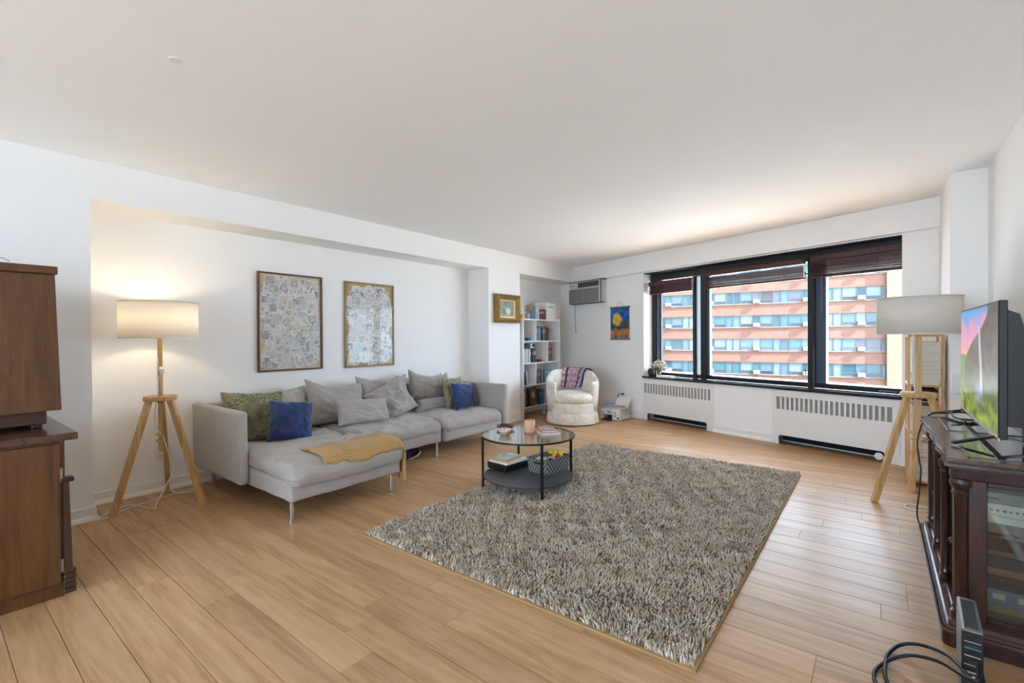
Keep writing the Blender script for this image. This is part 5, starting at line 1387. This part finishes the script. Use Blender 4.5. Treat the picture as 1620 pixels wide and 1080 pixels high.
def cord(name, label, pts, r, mat=BCORD): return tag(MB().tube(pts, r, 8, 8).build(name, mat, smooth=True), label, 'cord')
cord('cable', 'black cable rising from the television to the right wall', [(.510, 3.05, 1.00), (.56, 2.98, .97), (.61, 2.92, .93), (.640, 2.90, .91)], .006)
cord('cable', 'thin grey cable looping behind the speaker', [(.62, 3.00, .79), (.625, 2.90, .865), (.60, 2.86, .885), (.585, 2.92, .890)], .004, M('#4b4c4e', .5))
cord('cable', 'black cord hanging over the far end of the cabinet to the floor', [(.44, 3.80, .775), (.40, 3.86, .79), (.33, 3.90, .775), (.262, 3.915, .760), (.222, 3.925, .70), (.198, 3.93, .58), (.206, 3.93, .46), (.214, 3.93, .40), (.206, 3.93, .26), (.196, 3.94, .12), (.215, 3.98, .03), (.25, 4.05, .008)], .0045)
cord('cable', 'black cable coiled on the cabinet top under the television', [(.40, 3.74, .765), (.37, 3.66, .775), (.34, 3.70, .785), (.35, 3.80, .80), (.40, 3.83, .795), (.44, 3.78, .775)], .004)
cord('cord', 'white cord curled on the floor at the far end of the cabinet', [(.30, 4.45, .005), (.24, 4.40, .005), (.17, 4.40, .005), (.15, 4.46, .005), (.19, 4.53, .006), (.26, 4.52, .006), (.31, 4.48, .006)], .004, CORD)

# ================================================================== MODEM TOWER NEAR THE VIEWER
GM = M('#6f7174', .4, name='grey_plastic')
md_ = thing('router', 'slim grey upright router with a black port panel beside the cabinet', 'router', (.255, 2.305, 0), (0, 0, -.05))
MB().box(-.027, .027, -.135, .135, .004, .262, .008, 2).build('case', GM, md_)
vt = MB()
for i in range(34): vt.box(-.017, .017, -.115+i*.0066, -.1125+i*.0066, .2615, .2632)
vt.build('top_vents', M('#303234', .5), md_)
MB().box(-.0265, .0265, -.1395, -.134, .006, .258, .004).build('port_panel', M('#0b0b0c', .35), md_)
for z, c, hh in ((.225, '#8a8c8e', .003), (.203, '#2f6f86', .004), (.178, '#a8a29c', .003), (.148, '#8f8578', .003), (.122, '#c4bdb6', .006), (.108, '#c4bdb6', .006), (.07, '#7a7a78', .004), (.04, '#9a9a98', .004)):
    MB().box(-.020, .020, -.1405, -.1393, z, z+hh).build('port_label', M(c, .5), md_)
for z in (.212, .16, .09): MB().box(-.010, .012, -.1402, -.1393, z-.006, z+.004).build('port', M('#232427', .4), md_)
cord('cable', 'thick black cable looping out over the floor, lower strand', [(.262, 2.160, .150), (.255, 2.10, .150), (.235, 2.10, .135), (.17, 2.22, .10), (.10, 2.30, .05), (.045, 2.29, .02), (.0, 2.22, .008), (-.012, 2.15, .008), (.005, 2.07, .008), (.04, 1.98, .008)], .0065)
cord('cable', 'thick black cable looping out over the floor, upper strand', [(.268, 2.160, .135), (.262, 2.08, .13), (.24, 2.10, .135), (.20, 2.28, .10), (.13, 2.40, .05), (.07, 2.41, .02), (.03, 2.33, .010), (.022, 2.25, .0155), (.02, 2.17, .0155), (.035, 2.08, .008), (.06, 1.98, .008)], .0065)

# ================================================================== BROWN DESK CABINET AT THE LEFT
BRN = wood('brown_veneer', '#45270f', '#563518', '#62401f', (26, 26, 2.0), rough=.38, coat=.12, tint=0, bump=.06)
BRT = wood('brown_top', '#2e1a12', '#472b1f', '#5a3a2c', (2, 26, 26), rough=.22, coat=.3, tint=0, bump=.04)
DL = Vector((-3.60, .0, 0))
dk = thing('desk_cabinet', 'brown wooden desk cabinet with hinged door at the left edge', 'cabinet', DL)
def dp(name, mb, mat=BRN, **k): return mb.build(name, mat, dk, -DL, **k)
YE = .452; XF = -3.135
dp('carcass', MB().box(-4.06, XF-.002, -.55, YE, .055, .762))
dp('desk_top', MB().box(-4.10, -3.105, -.60, .497, .766, .800, .003), BRT)
dp('plinth', MB().box(-4.05, XF-.012, -.54, YE-.006, 0, .055))
dr = dp('door', MB().box(XF-.002, XF+.014, -.50, YE-.018, .075, .752, .002))
for z in (.60, .16): MB().box(XF+.008, XF+.017, YE-.020, YE-.010, z-.032, z+.032).cyl((XF+.017, YE-.013, z-.03), (XF+.017, YE-.013, z+.03), .004, 8).build('hinge', M('#8a7f72', .35, .8), dr, -DL+DL)
MB().box(XF+.013, XF+.018, -.42, -.38, .40, .50, .004).build('handle', M('#7a6a4a', .3, .9), dr)
# tapering corner post with a carved foot
vs_ = []
for z, k0, k1 in ((.055, .0, .030), (.13, .0, .030), (.131, .002, .022), (.56, .006, .012)):
    for a, b in ((XF-.03, YE-.008), (XF+.020, YE-.008), (XF+.020, YE+k1), (XF-.03, YE+k1)): vs_.append((a, b, z))
dp('corner_post', MB().add(vs_, [(3, 2, 1, 0), (12, 13, 14, 15)]+[(j*4+i, j*4+(i+1) % 4, (j+1)*4+(i+1) % 4, (j+1)*4+i) for j in range(3) for i in range(4)]), M('#3a2117', .4, coat=.2))
ft = MB()
for i in range(5): ft.box(XF+.004, XF+.026, YE-.012, YE+.034, .020+i*.024, .040+i*.024, .004)
dp('carved_foot', ft, M('#3c2318', .45))
dp('bracket', MB().box(XF-.02, XF+.022, YE-.02, YE+.030, .560, .583, .003), M('#341d13', .4))
# hutch standing on the desk top
hu = thing('hutch', 'tall brown wooden hutch standing on the desk cabinet', 'cabinet', (-3.62, .0, .8003))
HL = Vector((-3.62, .0, 0))
def hp(name, mb, mat=BRN): return mb.build(name, mat, hu, -HL+Vector((0, 0, -.8003)))
hp('base', MB().box(-4.0, -3.405, -.45, .425, .818, .900, .004), M('#4e3120', .4, var=.1))
for x in (-3.43, -3.97):
    for y in (.39, -.42): hp('foot', MB().box(x-.02, x+.02, y-.02, y+.02, .8005, .82, .004), M('#3a2114', .4))
vs_ = [(-4.0, -.52, .893), (-3.325, -.52, .893), (-3.325, .470, .893), (-4.0, .470, .893), (-4.0, -.50, 1.585), (-3.325, -.50, 1.585), (-3.325, .451, 1.585), (-4.0, .451, 1.585)]
hp('case', MB().add(vs_, [(3, 2, 1, 0), (4, 5, 6, 7), (0, 1, 5, 4), (1, 2, 6, 5), (2, 3, 7, 6), (3, 0, 4, 7)]))
hp('top_board', MB().box(-4.02, -3.305, -.53, .460, 1.588, 1.628, .003))
wr_ = thing('dried_wreath', 'wisps of dried greenery lying on top of the brown hutch', 'plant', (-3.42, .12, 1.6285))
g = MB(); rf = random.Random(1)
for i in range(26):
    x, y = rf.uniform(-.08, .08), rf.uniform(-.25, .16); a = rf.uniform(0, 6.28)
    g.tube([(x, y, .003), (x+.03*math.cos(a), y+.05*math.sin(a), .02+.01*rf.random()), (x+.05*math.cos(a), y+.10*math.sin(a), .006)], .0022, 5, 3)
g.build('sprigs', M('#7c8066', .8), wr_)
# small plate on the ceiling
cpz = thing('ceiling_plate', 'round white cover plate on the ceiling', 'plate', (-2.488, .737, HC-.0005))
MB().lathe([(0, -.003), (.024, -.003), (.028, -.001), (.028, 0), (0, 0)], 28).build('cover', M('#e6e4e1', .85), cpz)
